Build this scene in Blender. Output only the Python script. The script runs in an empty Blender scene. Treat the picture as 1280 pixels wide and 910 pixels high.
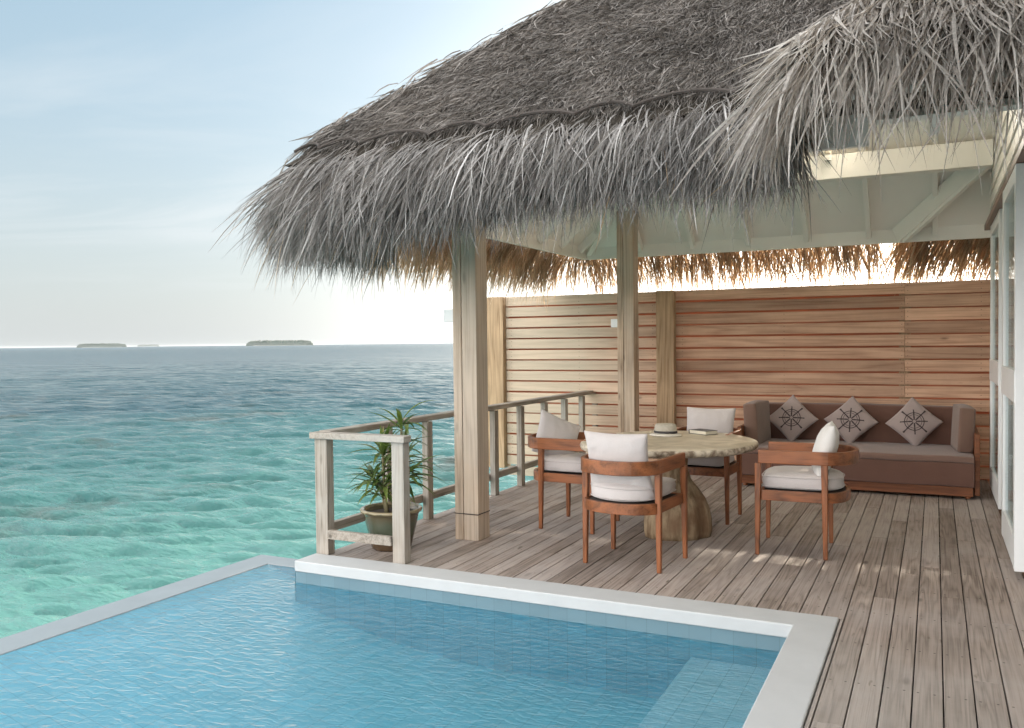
import bpy, bmesh, math, random
import numpy as np
from mathutils import Vector, Matrix
R = math.radians
rng = np.random.default_rng(7)
random.seed(7)
sc = bpy.context.scene
COL = sc.collection

# ------------------------------------------------------------------ camera
cam_d = bpy.data.cameras.new('camera')
cam = bpy.data.objects.new('camera', cam_d); COL.objects.link(cam)
cam_d.sensor_fit = 'HORIZONTAL'; cam_d.sensor_width = 36.0
cam_d.lens = 36.0 * 1078.24 / 1280.0
cam_d.clip_start = 0.05; cam_d.clip_end = 90000
_y, _p, _r = R(26.1136), R(1.4537), R(-0.6231)
_f = Vector((-math.sin(_y)*math.cos(_p), math.cos(_y)*math.cos(_p), -math.sin(_p)))
_r0 = Vector((math.cos(_y), math.sin(_y), 0)); _u0 = _r0.cross(_f)
_rt = _r0*math.cos(_r) + _u0*math.sin(_r); _up = -_r0*math.sin(_r) + _u0*math.cos(_r)
cam.matrix_world = Matrix(((_rt.x, _up.x, -_f.x, 0), (_rt.y, _up.y, -_f.y, 0), (_rt.z, _up.z, -_f.z, 1.55), (0, 0, 0, 1)))
sc.camera = cam

# ------------------------------------------------------------------ view, sun, sky
sc.view_settings.view_transform = 'Standard'; sc.view_settings.look = 'None'
sc.view_settings.exposure = 2.05; sc.view_settings.gamma = 1.0
sc.view_settings.use_curve_mapping = False
sc.render.engine = 'CYCLES'
sc.cycles.use_denoising = True
sc.cycles.max_bounces = 10; sc.cycles.diffuse_bounces = 5; sc.cycles.transparent_max_bounces = 12
sc.cycles.caustics_reflective = True; sc.cycles.caustics_refractive = True
sc.cycles.sample_clamp_indirect = 6.0
SUN_EL, SUN_AZ = R(27.0), R(4.5)              # azimuth measured from +Y towards +X
sun_d = bpy.data.lights.new('sun', 'SUN'); sun = bpy.data.objects.new('sun', sun_d); COL.objects.link(sun)
sun_d.energy = 2.4; sun_d.angle = R(0.6); sun_d.color = (1.0, 0.87, 0.70)
_s = Vector((math.sin(SUN_AZ)*math.cos(SUN_EL), math.cos(SUN_AZ)*math.cos(SUN_EL), math.sin(SUN_EL)))
sun.rotation_euler = _s.to_track_quat('Z', 'Y').to_euler()
sun.location = (20, 60, 40)

def nd(nt, typ, props=None, **inp):
    n = nt.nodes.new(typ)
    for k, v in (props or {}).items(): setattr(n, k, v)
    for k, v in inp.items():
        key = int(k[1:]) if k[0] == 'i' and k[1:].isdigit() else k.replace('_', ' ')
        s = n.inputs[key]
        if isinstance(v, bpy.types.NodeSocket): nt.links.new(v, s)
        else: s.default_value = v
    return n
def mth(nt, op, a, b=0.0, c=0.0, clamp=False):
    n = nd(nt, 'ShaderNodeMath', {'operation': op, 'use_clamp': clamp}, i0=a, i1=b, i2=c); return n.outputs[0]
def mixc(nt, fac, a, b, bt='MIX'):
    n = nt.nodes.new('ShaderNodeMix'); n.data_type = 'RGBA'; n.blend_type = bt; n.clamp_factor = True
    for i, v in ((0, fac), (6, a), (7, b)):
        if isinstance(v, bpy.types.NodeSocket): nt.links.new(v, n.inputs[i])
        elif i == 0: n.inputs[0].default_value = v
        else: n.inputs[i].default_value = (*v, 1) if len(v) == 3 else v
    return n.outputs[2]
def rmp(nt, fac, lo, hi, a=0.0, b=1.0):
    n = nd(nt, 'ShaderNodeMapRange', {'clamp': True}, i0=fac, i1=lo, i2=hi, i3=a, i4=b); return n.outputs[0]

world = bpy.data.worlds.new('World'); sc.world = world; world.use_nodes = True
nt = world.node_tree; nt.nodes.clear()
sky = nd(nt, 'ShaderNodeTexSky', {'sky_type': 'NISHITA', 'sun_disc': False, 'sun_elevation': SUN_EL, 'sun_rotation': SUN_AZ,
         'air_density': 1.0, 'dust_density': 1.6, 'ozone_density': 1.0, 'altitude': 0.0})
tc = nd(nt, 'ShaderNodeTexCoord')
sep = nd(nt, 'ShaderNodeSeparateXYZ', i0=tc.outputs['Generated'])
zz = mth(nt, 'MAXIMUM', sep.outputs[2], 0.04)
cx_ = mth(nt, 'DIVIDE', sep.outputs[0], zz); cy_ = mth(nt, 'DIVIDE', sep.outputs[1], zz)
cmb = nd(nt, 'ShaderNodeCombineXYZ', i0=mth(nt, 'MULTIPLY', cx_, 0.5), i1=mth(nt, 'MULTIPLY', cy_, 1.0), i2=0.0)
cn = nd(nt, 'ShaderNodeTexNoise', Vector=cmb.outputs[0], Scale=0.55, Detail=6.0, Roughness=0.6, Distortion=0.8)
cn2 = nd(nt, 'ShaderNodeTexNoise', Vector=cmb.outputs[0], Scale=0.22, Detail=3.0, Roughness=0.5)
veil = mth(nt, 'MULTIPLY', rmp(nt, cn.outputs[0], 0.42, 0.66), rmp(nt, cn2.outputs[0], 0.38, 0.62, 0.15, 1.0))
hz = rmp(nt, sep.outputs[2], 0.0, 0.42, 1.0, 0.0)
hz = mth(nt, 'POWER', hz, 1.6)
base = mixc(nt, 0.7, sky.outputs[0], (1.75, 2.52, 2.82))
low = mixc(nt, mth(nt, 'MULTIPLY', hz, 0.9), base, (3.1, 3.25, 3.25))
# unseen bright sky overhead, added to brighten reflections in sea and pool
high = mth(nt, 'MULTIPLY', rmp(nt, sep.outputs[2], 0.36, 0.56), rmp(nt, cn.outputs[0], .35, .65, .45, 1.0))
back = rmp(nt, sep.outputs[1], 0.30, -0.25)     # unseen bright sky behind the camera, added as fill light
veil = mth(nt, 'MULTIPLY', veil, rmp(nt, sep.outputs[2], .05, .14))
cloudy = mixc(nt, mth(nt, 'MULTIPLY', veil, 0.8), low, (4.0, 4.2, 4.3))
cloudy = mixc(nt, mth(nt, 'MULTIPLY', high, 0.9), cloudy, (9.0, 9.3, 9.6))
lowb = rmp(nt, sep.outputs[2], .75, .15, .45, 1.3)
cb = nd(nt, 'ShaderNodeVectorMath', {'operation': 'SCALE'}, i0=(22.0, 21.6, 21.2)); nt.links.new(lowb, cb.inputs['Scale'])
cloudy = mixc(nt, mth(nt, 'MULTIPLY', back, 0.85), cloudy, cb.outputs[0])
# bright sky low under the sun
hl = mth(nt, 'SQRT', mth(nt, 'ADD', mth(nt, 'MULTIPLY', sep.outputs[0], sep.outputs[0]), mth(nt, 'MULTIPLY', sep.outputs[1], sep.outputs[1])))
dh = mth(nt, 'DIVIDE', mth(nt, 'ADD', mth(nt, 'MULTIPLY', sep.outputs[0], math.sin(R(1.5))), mth(nt, 'MULTIPLY', sep.outputs[1], math.cos(R(1.5)))), mth(nt, 'MAXIMUM', hl, .01))
azf = mth(nt, 'POWER', mth(nt, 'MAXIMUM', dh, 0.0), 12.0)
elf = mth(nt, 'POWER', rmp(nt, sep.outputs[2], 0.02, 0.48, 1.0, 0.0), 1.5)
glow = mth(nt, 'MULTIPLY', mth(nt, 'MULTIPLY', azf, elf), 26.0)
glc = nd(nt, 'ShaderNodeVectorMath', {'operation': 'SCALE'}, i0=(1.0, .95, .86)); nt.links.new(glow, glc.inputs['Scale'])
cloudy = mixc(nt, 1.0, cloudy, glc.outputs[0], 'ADD')
bg = nd(nt, 'ShaderNodeBackground', Color=cloudy, Strength=0.055)
out = nd(nt, 'ShaderNodeOutputWorld', Surface=bg.outputs[0])

# ------------------------------------------------------------------ helpers
ORG = {}
class MB:
    def __init__(s): s.v = []; s.f = []
    def add(s, vs, fs):
        b = len(s.v); s.v += [tuple(p) for p in vs]; s.f += [tuple(b+i for i in f) for f in fs]; return s
    def box(s, x0, x1, y0, y1, z0, z1):
        return s.add([(x0,y0,z0),(x1,y0,z0),(x1,y1,z0),(x0,y1,z0),(x0,y0,z1),(x1,y0,z1),(x1,y1,z1),(x0,y1,z1)],
                     [(0,3,2,1),(4,5,6,7),(0,1,5,4),(1,2,6,5),(2,3,7,6),(3,0,4,7)])
    def bar(s, a, b, w, h, up=(0,0,1), w2=None, h2=None):
        a = Vector(a); b = Vector(b); d = (b-a).normalized(); u = Vector(up)
        sx = d.cross(u).normalized(); su = sx.cross(d).normalized(); w2 = w2 or w; h2 = h2 or h
        vs = []
        for p, ww, hh in ((a, w, h), (b, w2, h2)):
            for i, j in ((-1,-1),(1,-1),(1,1),(-1,1)): vs.append(p + sx*i*ww/2 + su*j*hh/2)
        return s.add(vs, [(0,1,2,3),(7,6,5,4),(0,4,5,1),(1,5,6,2),(2,6,7,3),(3,7,4,0)])
    def prism(s, pts, z0, z1):
        n = len(pts)
        return s.add([(p[0],p[1],z0) for p in pts]+[(p[0],p[1],z1) for p in pts],
                     [tuple(range(n-1,-1,-1)), tuple(range(n,2*n))]+[(i,(i+1)%n,n+(i+1)%n,n+i) for i in range(n)])
    def lathe(s, prof, c=(0,0,0), n=40, wob=None):
        vs = []; fs = []
        for k, (r, z) in enumerate(prof):
            for i in range(n):
                a = 2*math.pi*i/n; q = r*(wob(a, z) if wob else 1)
                vs.append((c[0]+q*math.cos(a), c[1]+q*math.sin(a), c[2]+z))
        for k in range(len(prof)-1):
            for i in range(n):
                fs.append((k*n+i, k*n+(i+1)%n, (k+1)*n+(i+1)%n, (k+1)*n+i))
        if prof[0][0] > 1e-6: fs.append(tuple(range(n-1,-1,-1)))
        if prof[-1][0] > 1e-6: fs.append(tuple((len(prof)-1)*n+i for i in range(n)))
        return s.add(vs, fs)
    def tube(s, pts, rad, n=8):
        pts = [Vector(p) for p in pts]; vs = []; fs = []
        for k, p in enumerate(pts):
            d = (pts[min(k+1, len(pts)-1)] - pts[max(k-1, 0)]).normalized()
            u = Vector((0,0,1)) if abs(d.z) < .9 else Vector((1,0,0))
            x = d.cross(u).normalized(); y = x.cross(d)
            r = rad[k] if isinstance(rad, (list, tuple)) else rad
            for i in range(n):
                a = 2*math.pi*i/n; vs.append(p + x*r*math.cos(a) + y*r*math.sin(a))
        for k in range(len(pts)-1):
            for i in range(n): fs.append((k*n+i, k*n+(i+1)%n, (k+1)*n+(i+1)%n, (k+1)*n+i))
        fs.append(tuple(range(n-1,-1,-1))); fs.append(tuple((len(pts)-1)*n+i for i in range(n)))
        return s.add(vs, fs)
    def build(s, name, mat, parent=None, bevel=0.0, smooth=False, seg=2, sub=0):
        me = bpy.data.meshes.new(name)
        o0 = ORG.get(parent, (0,0,0)) if parent else (0,0,0)
        me.from_pydata([(p[0]-o0[0], p[1]-o0[1], p[2]-o0[2]) for p in s.v], [], s.f)
        me.update()
        return finish(me, name, mat, parent, bevel, smooth, seg, sub)
def finish(me, name, mat, parent=None, bevel=0.0, smooth=False, seg=2, sub=0):
    bm = bmesh.new(); bm.from_mesh(me); bmesh.ops.recalc_face_normals(bm, faces=bm.faces); bm.to_mesh(me); bm.free()
    o = bpy.data.objects.new(name, me); COL.objects.link(o)
    if mat: me.materials.append(mat)
    if parent: o.parent = parent; ORG[o] = ORG.get(parent, (0,0,0))
    if smooth: me.polygons.foreach_set('use_smooth', [True]*len(me.polygons))
    if bevel:
        m = o.modifiers.new('bevel', 'BEVEL'); m.width = bevel; m.segments = seg; m.limit_method = 'ANGLE'; m.angle_limit = R(40)
    if sub:
        m = o.modifiers.new('sub', 'SUBSURF'); m.levels = sub; m.render_levels = sub
    return o
def np_mesh(name, V, F, mat, parent=None, smooth=False):
    """quads only"""
    me = bpy.data.meshes.new(name)
    V = np.asarray(V, np.float32); F = np.asarray(F, np.int32)
    if parent is not None: V = V - np.array(ORG.get(parent, (0,0,0)), np.float32)
    me.vertices.add(len(V)); me.vertices.foreach_set('co', V.ravel())
    me.loops.add(F.size); me.loops.foreach_set('vertex_index', F.ravel())
    me.polygons.add(len(F)); me.polygons.foreach_set('loop_start', np.arange(0, F.size, F.shape[1], dtype=np.int32))
    if smooth: me.polygons.foreach_set('use_smooth', np.ones(len(F), bool))
    me.update(calc_edges=True)
    me.materials.append(mat)
    o = bpy.data.objects.new(name, me); COL.objects.link(o)
    if parent is not None: o.parent = parent; ORG[o] = ORG.get(parent, (0,0,0))
    return o
def tag(o, label=None, cat=None, group=None, kind=None):
    for k, v in (('label', label), ('category', cat), ('group', group), ('kind', kind)):
        if v: o[k] = v
    return o
def thing(name, label, cat, loc=(0,0,0), group=None, rz=0.0, world_parts=True):
    o = bpy.data.objects.new(name, None); COL.objects.link(o); o.empty_display_size = .1
    o.location = loc; o.rotation_euler = (0, 0, rz)
    ORG[o] = tuple(loc) if world_parts else (0,0,0)
    return tag(o, label, cat, group)
def dup(root, loc, rz, label, group):
    r = root.copy(); COL.objects.link(r); r.location = loc; r.rotation_euler = (0, 0, rz); r['label'] = label; r['group'] = group
    for ch in list(root.children):
        c = ch.copy(); COL.objects.link(c); c.parent = r
        for g in list(ch.children):
            d = g.copy(); COL.objects.link(d); d.parent = c
    return r

# ------------------------------------------------------------------ materials
def newmat(name):
    m = bpy.data.materials.new(name); m.use_nodes = True; m.node_tree.nodes.clear(); return m, m.node_tree
def surf(nt, color, rough=0.6, spec=0.5, bump=None, bstr=0.3, bdist=0.01, extra=None):
    p = nd(nt, 'ShaderNodeBsdfPrincipled')
    for k, v in (('Base Color', color), ('Roughness', rough), ('Specular IOR Level', spec)):
        if isinstance(v, bpy.types.NodeSocket): nt.links.new(v, p.inputs[k])
        else: p.inputs[k].default_value = (*v, 1) if k == 'Base Color' else v
    for k, v in (extra or {}).items(): p.inputs[k].default_value = v
    if bump is not None:
        b = nd(nt, 'ShaderNodeBump', Height=bump, Strength=bstr, Distance=bdist); nt.links.new(b.outputs[0], p.inputs['Normal'])
    nd(nt, 'ShaderNodeOutputMaterial', Surface=p.outputs[0]); return p
def plain(name, c, rough=0.5, var=0.12, scale=9.0, spec=0.5, bstr=0.08):
    m, nt = newmat(name); t = nd(nt, 'ShaderNodeTexCoord')
    n = nd(nt, 'ShaderNodeTexNoise', Vector=t.outputs['Object'], Scale=scale, Detail=5.0, Roughness=0.6)
    n2 = nd(nt, 'ShaderNodeTexNoise', Vector=t.outputs['Object'], Scale=scale*9, Detail=2.0)
    k = mth(nt, 'ADD', mth(nt, 'MULTIPLY', mth(nt, 'SUBTRACT', n.outputs[0], .5), var*2.5), 1.0)
    col = mixc(nt, 1.0, c, nd(nt, 'ShaderNodeCombineColor', i0=k, i1=k, i2=k).outputs[0], 'MULTIPLY')
    surf(nt, col, rough, spec, n2.outputs[0], bstr, .002); return m
def wood(name, dark, mid, light, axis='Y', ring=9.0, across=7.0, along=0.55, rough=0.7, island=0.35, fine=0.5, wear=None, wearamt=0.0,
         knots=True, spec=0.25, shift=None, bstr=0.25, gloss_var=0.0):
    """plank wood: contours of a stretched noise make the cathedral grain, each board offset by its own random"""
    m, nt = newmat(name); t = nd(nt, 'ShaderNodeTexCoord'); g = nd(nt, 'ShaderNodeNewGeometry')
    ri = g.outputs['Random Per Island']
    off = nd(nt, 'ShaderNodeCombineXYZ', i0=mth(nt, 'MULTIPLY', ri, 37.0), i1=mth(nt, 'MULTIPLY', ri, 91.0), i2=mth(nt, 'MULTIPLY', ri, 53.0))
    pos = nd(nt, 'ShaderNodeVectorMath', {'operation': 'ADD'}, i0=t.outputs['Object'], i1=off.outputs[0])
    sc_ = {'X': (along, across, across), 'Y': (across, along, across), 'Z': (across, across, along)}[axis]
    v = nd(nt, 'ShaderNodeVectorMath', {'operation': 'MULTIPLY'}, i0=pos.outputs[0], i1=sc_)
    n1 = nd(nt, 'ShaderNodeTexNoise', Vector=v.outputs[0], Scale=1.0, Detail=2.0, Roughness=0.45, Distortion=0.25)
    rg = mth(nt, 'PINGPONG', mth(nt, 'MULTIPLY', n1.outputs[0], ring), 0.5)
    rg = mth(nt, 'POWER', mth(nt, 'MULTIPLY', rg, 2.0), 1.6)
    v2 = nd(nt, 'ShaderNodeVectorMath', {'operation': 'MULTIPLY'}, i0=pos.outputs[0], i1=tuple(a*(14 if a == across else 3.0) for a in sc_))
    n2 = nd(nt, 'ShaderNodeTexNoise', Vector=v2.outputs[0], Scale=1.0, Detail=4.0, Roughness=0.65)
    n3 = nd(nt, 'ShaderNodeTexNoise', Vector=pos.outputs[0], Scale=1.7, Detail=5.0, Roughness=0.6)
    c = mixc(nt, rg, mid, dark)
    c = mixc(nt, mth(nt, 'MULTIPLY', rmp(nt, n2.outputs[0], .35, .75), fine), c, light)
    c = mixc(nt, mth(nt, 'MULTIPLY', rmp(nt, n2.outputs[0], .44, .30), .55), c, tuple(d*.55 for d in dark))
    if knots:
        vk = nd(nt, 'ShaderNodeVectorMath', {'operation': 'MULTIPLY'}, i0=pos.outputs[0], i1=tuple(5.0 if a == across else 1.6 for a in sc_))
        vo = nd(nt, 'ShaderNodeTexVoronoi', Vector=vk.outputs[0], Scale=1.0)
        kn = rmp(nt, vo.outputs['Distance'], 0.10, 0.045)
        c = mixc(nt, mth(nt, 'MULTIPLY', kn, 0.75), c, tuple(d*.45 for d in dark))
    k = mth(nt, 'ADD', mth(nt, 'MULTIPLY', mth(nt, 'SUBTRACT', ri, .5), island), 1.0)
    k = mth(nt, 'MULTIPLY', k, rmp(nt, n3.outputs[0], .25, .75, .82, 1.15))
    c = mixc(nt, 1.0, c, nd(nt, 'ShaderNodeCombineColor', i0=k, i1=k, i2=k).outputs[0], 'MULTIPLY')
    if wear:
        n4 = nd(nt, 'ShaderNodeTexNoise', Vector=t.outputs['Object'], Scale=0.9, Detail=6.0, Roughness=0.65)
        w = mth(nt, 'MULTIPLY', rmp(nt, mth(nt, 'ADD', n4.outputs[0], mth(nt, 'MULTIPLY', mth(nt, 'SUBTRACT', ri, .5), .25)), .42, .66), wearamt)
        c = mixc(nt, w, c, wear)
    if shift: c = shift(nt, t, c)
    h = mth(nt, 'ADD', mth(nt, 'MULTIPLY', rg, .5), n2.outputs[0])
    surf(nt, c, rough, spec, h, bstr, .004); return m

M = {}
def fence_shift(nt, t, c):      # paints wear plus sky light and flare: silver-green open end, warm roofed end
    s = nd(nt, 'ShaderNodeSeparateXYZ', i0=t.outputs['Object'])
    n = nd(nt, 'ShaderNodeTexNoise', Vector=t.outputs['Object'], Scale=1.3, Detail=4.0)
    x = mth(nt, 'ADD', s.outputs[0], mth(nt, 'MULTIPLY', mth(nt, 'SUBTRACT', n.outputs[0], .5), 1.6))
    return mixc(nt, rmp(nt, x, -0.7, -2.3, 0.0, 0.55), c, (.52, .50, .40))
def gap_glow():  # translucent orange for the added sheet that makes the slat gaps glow
    m, nt = newmat('orange_gap_glow'); t = nd(nt, 'ShaderNodeTexCoord')
    n = nd(nt, 'ShaderNodeTexNoise', Vector=t.outputs['Object'], Scale=1.1, Detail=5.0)
    c = mixc(nt, rmp(nt, n.outputs[0], .35, .65), (.36,.15,.09), (.55,.26,.16))
    d = nd(nt, 'ShaderNodeBsdfDiffuse', Color=c); tr = nd(nt, 'ShaderNodeBsdfTranslucent', Color=c)
    mx = nd(nt, 'ShaderNodeMixShader', i0=.34, i1=d.outputs[0], i2=tr.outputs[0]); nd(nt, 'ShaderNodeOutputMaterial', Surface=mx.outputs[0]); return m
M['gap_glow'] = gap_glow()
def deck_shift(nt, t, c):
    s = nd(nt, 'ShaderNodeSeparateXYZ', i0=t.outputs['Object'])
    g = nd(nt, 'ShaderNodeNewGeometry')
    n = nd(nt, 'ShaderNodeTexNoise', Vector=t.outputs['Object'], Scale=.7, Detail=4.0)
    y = mth(nt, 'ADD', s.outputs[1], mth(nt, 'MULTIPLY', mth(nt, 'SUBTRACT', n.outputs[0], .5), 5.0))
    c = mixc(nt, rmp(nt, y, 5.4, 3.2, 0.0, .45), c, (.30, .285, .255))
    fx = mth(nt, 'FRACT', mth(nt, 'DIVIDE', mth(nt, 'SUBTRACT', .515, s.outputs[0]), .1205))
    ax = mth(nt, 'MULTIPLY', mth(nt, 'SUBTRACT', mth(nt, 'ABSOLUTE', mth(nt, 'SUBTRACT', fx, .53)), .27), .1205)
    ay = mth(nt, 'MULTIPLY', mth(nt, 'SUBTRACT', mth(nt, 'FRACT', mth(nt, 'DIVIDE', s.outputs[1], .55)), .5), .55)
    rr = mth(nt, 'SQRT', mth(nt, 'ADD', mth(nt, 'MULTIPLY', ax, ax), mth(nt, 'MULTIPLY', ay, ay)))
    c = mixc(nt, rmp(nt, rr, .0065, .004, 0, .8), c, (.035,.03,.027))
    # brown water marks on single boards
    vs = nd(nt, 'ShaderNodeVectorMath', {'operation': 'MULTIPLY'}, i0=t.outputs['Object'], i1=(14, 3.2, 1))
    v = nd(nt, 'ShaderNodeTexNoise', Vector=vs.outputs[0], Scale=1.0, Detail=3.0)
    return mixc(nt, rmp(nt, v.outputs[0], .69, .75, 0, .7), c, (.075, .055, .03))
M['deck'] = wood('weathered_deck', (.15,.113,.09), (.30,.24,.205), (.45,.385,.35), 'Y', ring=9, across=11, along=.55, island=.36, fine=.5,
                 wear=(.44,.40,.385), wearamt=.5, shift=deck_shift, rough=.62, bstr=.3)
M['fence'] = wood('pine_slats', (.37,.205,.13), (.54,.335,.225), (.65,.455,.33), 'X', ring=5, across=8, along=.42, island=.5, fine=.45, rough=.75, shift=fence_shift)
M['fence_post'] = wood('pine_post', (.28,.18,.10), (.44,.30,.18), (.58,.43,.28), 'Z', ring=8, across=6, along=.5, island=.2, rough=.75)
M['post'] = wood('grey_post', (.25,.17,.11), (.48,.355,.25), (.60,.49,.39), 'Z', ring=7, across=7, along=.35, island=.1, fine=.6, rough=.75,
                 wear=(.46,.41,.35), wearamt=.5)
M['rail'] = wood('rail_wood', (.20,.165,.13), (.36,.31,.26), (.50,.46,.41), 'Y', ring=7, across=9, along=.6, island=.3, fine=.6, rough=.75, wear=(.46,.45,.42), wearamt=.5)
M['railpost'] = wood('rail_post_wood', (.20,.165,.13), (.36,.31,.26), (.50,.46,.41), 'Z', ring=7, across=9, along=.6, island=.3, fine=.6, rough=.75, wear=(.46,.45,.42), wearamt=.5)
M['teak'] = wood('teak', (.115,.036,.012), (.28,.093,.033), (.38,.15,.06), 'Y', ring=4, across=6, along=1.6, island=.25, fine=.35, rough=.38, spec=.4, knots=False, bstr=.08)
M['teakz'] = wood('teak_upright', (.115,.036,.012), (.27,.09,.032), (.37,.145,.058), 'Z', ring=5, across=9, along=1.4, island=.25, fine=.35, rough=.38, spec=.4, knots=False, bstr=.08)
M['teakx'] = wood('teak_board', (.11,.036,.016), (.22,.080,.034), (.31,.125,.058), 'X', ring=5, across=9, along=.9, island=.2, fine=.35, rough=.5, knots=False, bstr=.1)
M['white'] = plain('white_paint', (.83,.80,.74), .5, .05, 2.5, .4)
M['ceil'] = plain('ceiling_paint', (.86,.83,.77), .55, .05, 1.2, .3)
M['doorwhite'] = plain('door_paint', (.76,.77,.77), .35, .05, 3, .5)
M['brownmetal'] = plain('brown_trim', (.20,.13,.10), .4, .1, 5)
M['dark'] = plain('dark_timber', (.05,.04,.035), .8, .2, 4)
M['track'] = plain('track_wood', (.13,.075,.045), .6, .2, 6)
M['stone'] = plain('coping_stone', (.46,.47,.475), .55, .09, 5, .35, .12)
M['wetstone'] = plain('wet_lip_stone', (.25,.28,.295), .22, .10, 4, .45, .1)
def fabric(name, c, weave=420.0, var=.08, rough=.95, wr=0.5):
    m, nt = newmat(name); t = nd(nt, 'ShaderNodeTexCoord')
    w1 = nd(nt, 'ShaderNodeTexNoise', Vector=t.outputs['Object'], Scale=weave, Detail=1.0)
    n = nd(nt, 'ShaderNodeTexNoise', Vector=t.outputs['Object'], Scale=4.0, Detail=5.0)
    wv = nd(nt, 'ShaderNodeTexNoise', Vector=t.outputs['Object'], Scale=11.0, Detail=2.0, Distortion=.7)
    k = mth(nt, 'ADD', mth(nt, 'MULTIPLY', mth(nt, 'SUBTRACT', n.outputs[0], .5), var*2.5), mth(nt, 'ADD', .85, mth(nt, 'MULTIPLY', w1.outputs[0], .3)))
    col = mixc(nt, 1.0, c, nd(nt, 'ShaderNodeCombineColor', i0=k, i1=k, i2=k).outputs[0], 'MULTIPLY')
    h = mth(nt, 'ADD', mth(nt, 'MULTIPLY', w1.outputs[0], .06), mth(nt, 'MULTIPLY', wv.outputs[0], wr))
    surf(nt, col, rough, .1, h, .45, .02, {'Sheen Weight': .25, 'Sheen Roughness': .6}); return m
M['linen'] = fabric('cream_linen', (.50,.455,.44))
M['linen_white'] = fabric('white_linen', (.66,.63,.60))
M['sofa'] = fabric('brown_upholstery', (.135,.068,.050), var=.14, wr=.25)
M['sofa_light'] = fabric('brown_mattress', (.19,.115,.090), var=.14, wr=.3)
M['bolster'] = fabric('brown_bolster', (.165,.10,.075), var=.14, wr=.3)
M['taupe'] = fabric('taupe_canvas', (.33,.265,.25), var=.1, wr=.2)
M['print'] = fabric('dark_print', (.05,.035,.035), var=.1, wr=.1)

def thatch(name, a, b, c, transl=.3, low=.25):
    m, nt = newmat(name); g = nd(nt, 'ShaderNodeNewGeometry'); ri = g.outputs['Random Per Island']
    t = nd(nt, 'ShaderNodeTexCoord')
    n = nd(nt, 'ShaderNodeTexNoise', Vector=t.outputs['Object'], Scale=2.2, Detail=4.0)
    n2 = nd(nt, 'ShaderNodeTexNoise', Vector=t.outputs['Object'], Scale=60.0, Detail=2.0)
    r = mth(nt, 'FRACT', mth(nt, 'MULTIPLY', ri, 13.7))
    col = mixc(nt, ri, a, b); col = mixc(nt, rmp(nt, r, .72, 1.0), col, c)
    k = mth(nt, 'MULTIPLY', rmp(nt, n.outputs[0], .3, .7, 1-low, 1+low), rmp(nt, n2.outputs[0], .3, .7, .8, 1.2))
    col = mixc(nt, 1.0, col, nd(nt, 'ShaderNodeCombineColor', i0=k, i1=k, i2=k).outputs[0], 'MULTIPLY')
    d = nd(nt, 'ShaderNodeBsdfPrincipled', Roughness=.7); nt.links.new(col, d.inputs['Base Color']); d.inputs['Specular IOR Level'].default_value = .25
    warm = mixc(nt, 1.0, col, (1.06, .93, .78), 'MULTIPLY')
    tr = nd(nt, 'ShaderNodeBsdfTranslucent', Color=warm)
    mx = nd(nt, 'ShaderNodeMixShader', i0=transl, i1=d.outputs[0], i2=tr.outputs[0])
    nd(nt, 'ShaderNodeOutputMaterial', Surface=mx.outputs[0]); return m
M['thatch_top'] = thatch('old_thatch', (.125,.113,.104), (.24,.22,.203), (.36,.335,.315), .12)
M['thatch_eave'] = thatch('eave_palm_leaf', (.16,.15,.143), (.30,.29,.284), (.49,.48,.475), .22)
M['thatch_rear'] = thatch('rear_palm_leaf', (.38,.29,.20), (.56,.44,.32), (.68,.56,.43), .52)
M['thatch_hazed'] = thatch('hazed_palm_leaf', (.25,.23,.213), (.42,.395,.372), (.57,.545,.52), .35)  # flare haze and backlight painted in as a paler leaf colour
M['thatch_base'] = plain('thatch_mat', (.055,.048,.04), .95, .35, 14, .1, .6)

def glass_mat():
    m, nt = newmat('door_glass')
    f = nd(nt, 'ShaderNodeFresnel', IOR=1.5)
    tr = nd(nt, 'ShaderNodeBsdfTransparent', Color=(.86,.9,.88,1)); gl = nd(nt, 'ShaderNodeBsdfGlossy', Color=(.9,.95,1,1), Roughness=.02)
    mx = nd(nt, 'ShaderNodeMixShader', i0=mth(nt, 'MULTIPLY', f.outputs[0], .6), i1=tr.outputs[0], i2=gl.outputs[0])
    nd(nt, 'ShaderNodeOutputMaterial', Surface=mx.outputs[0]); return m
M['glass'] = glass_mat()

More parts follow.
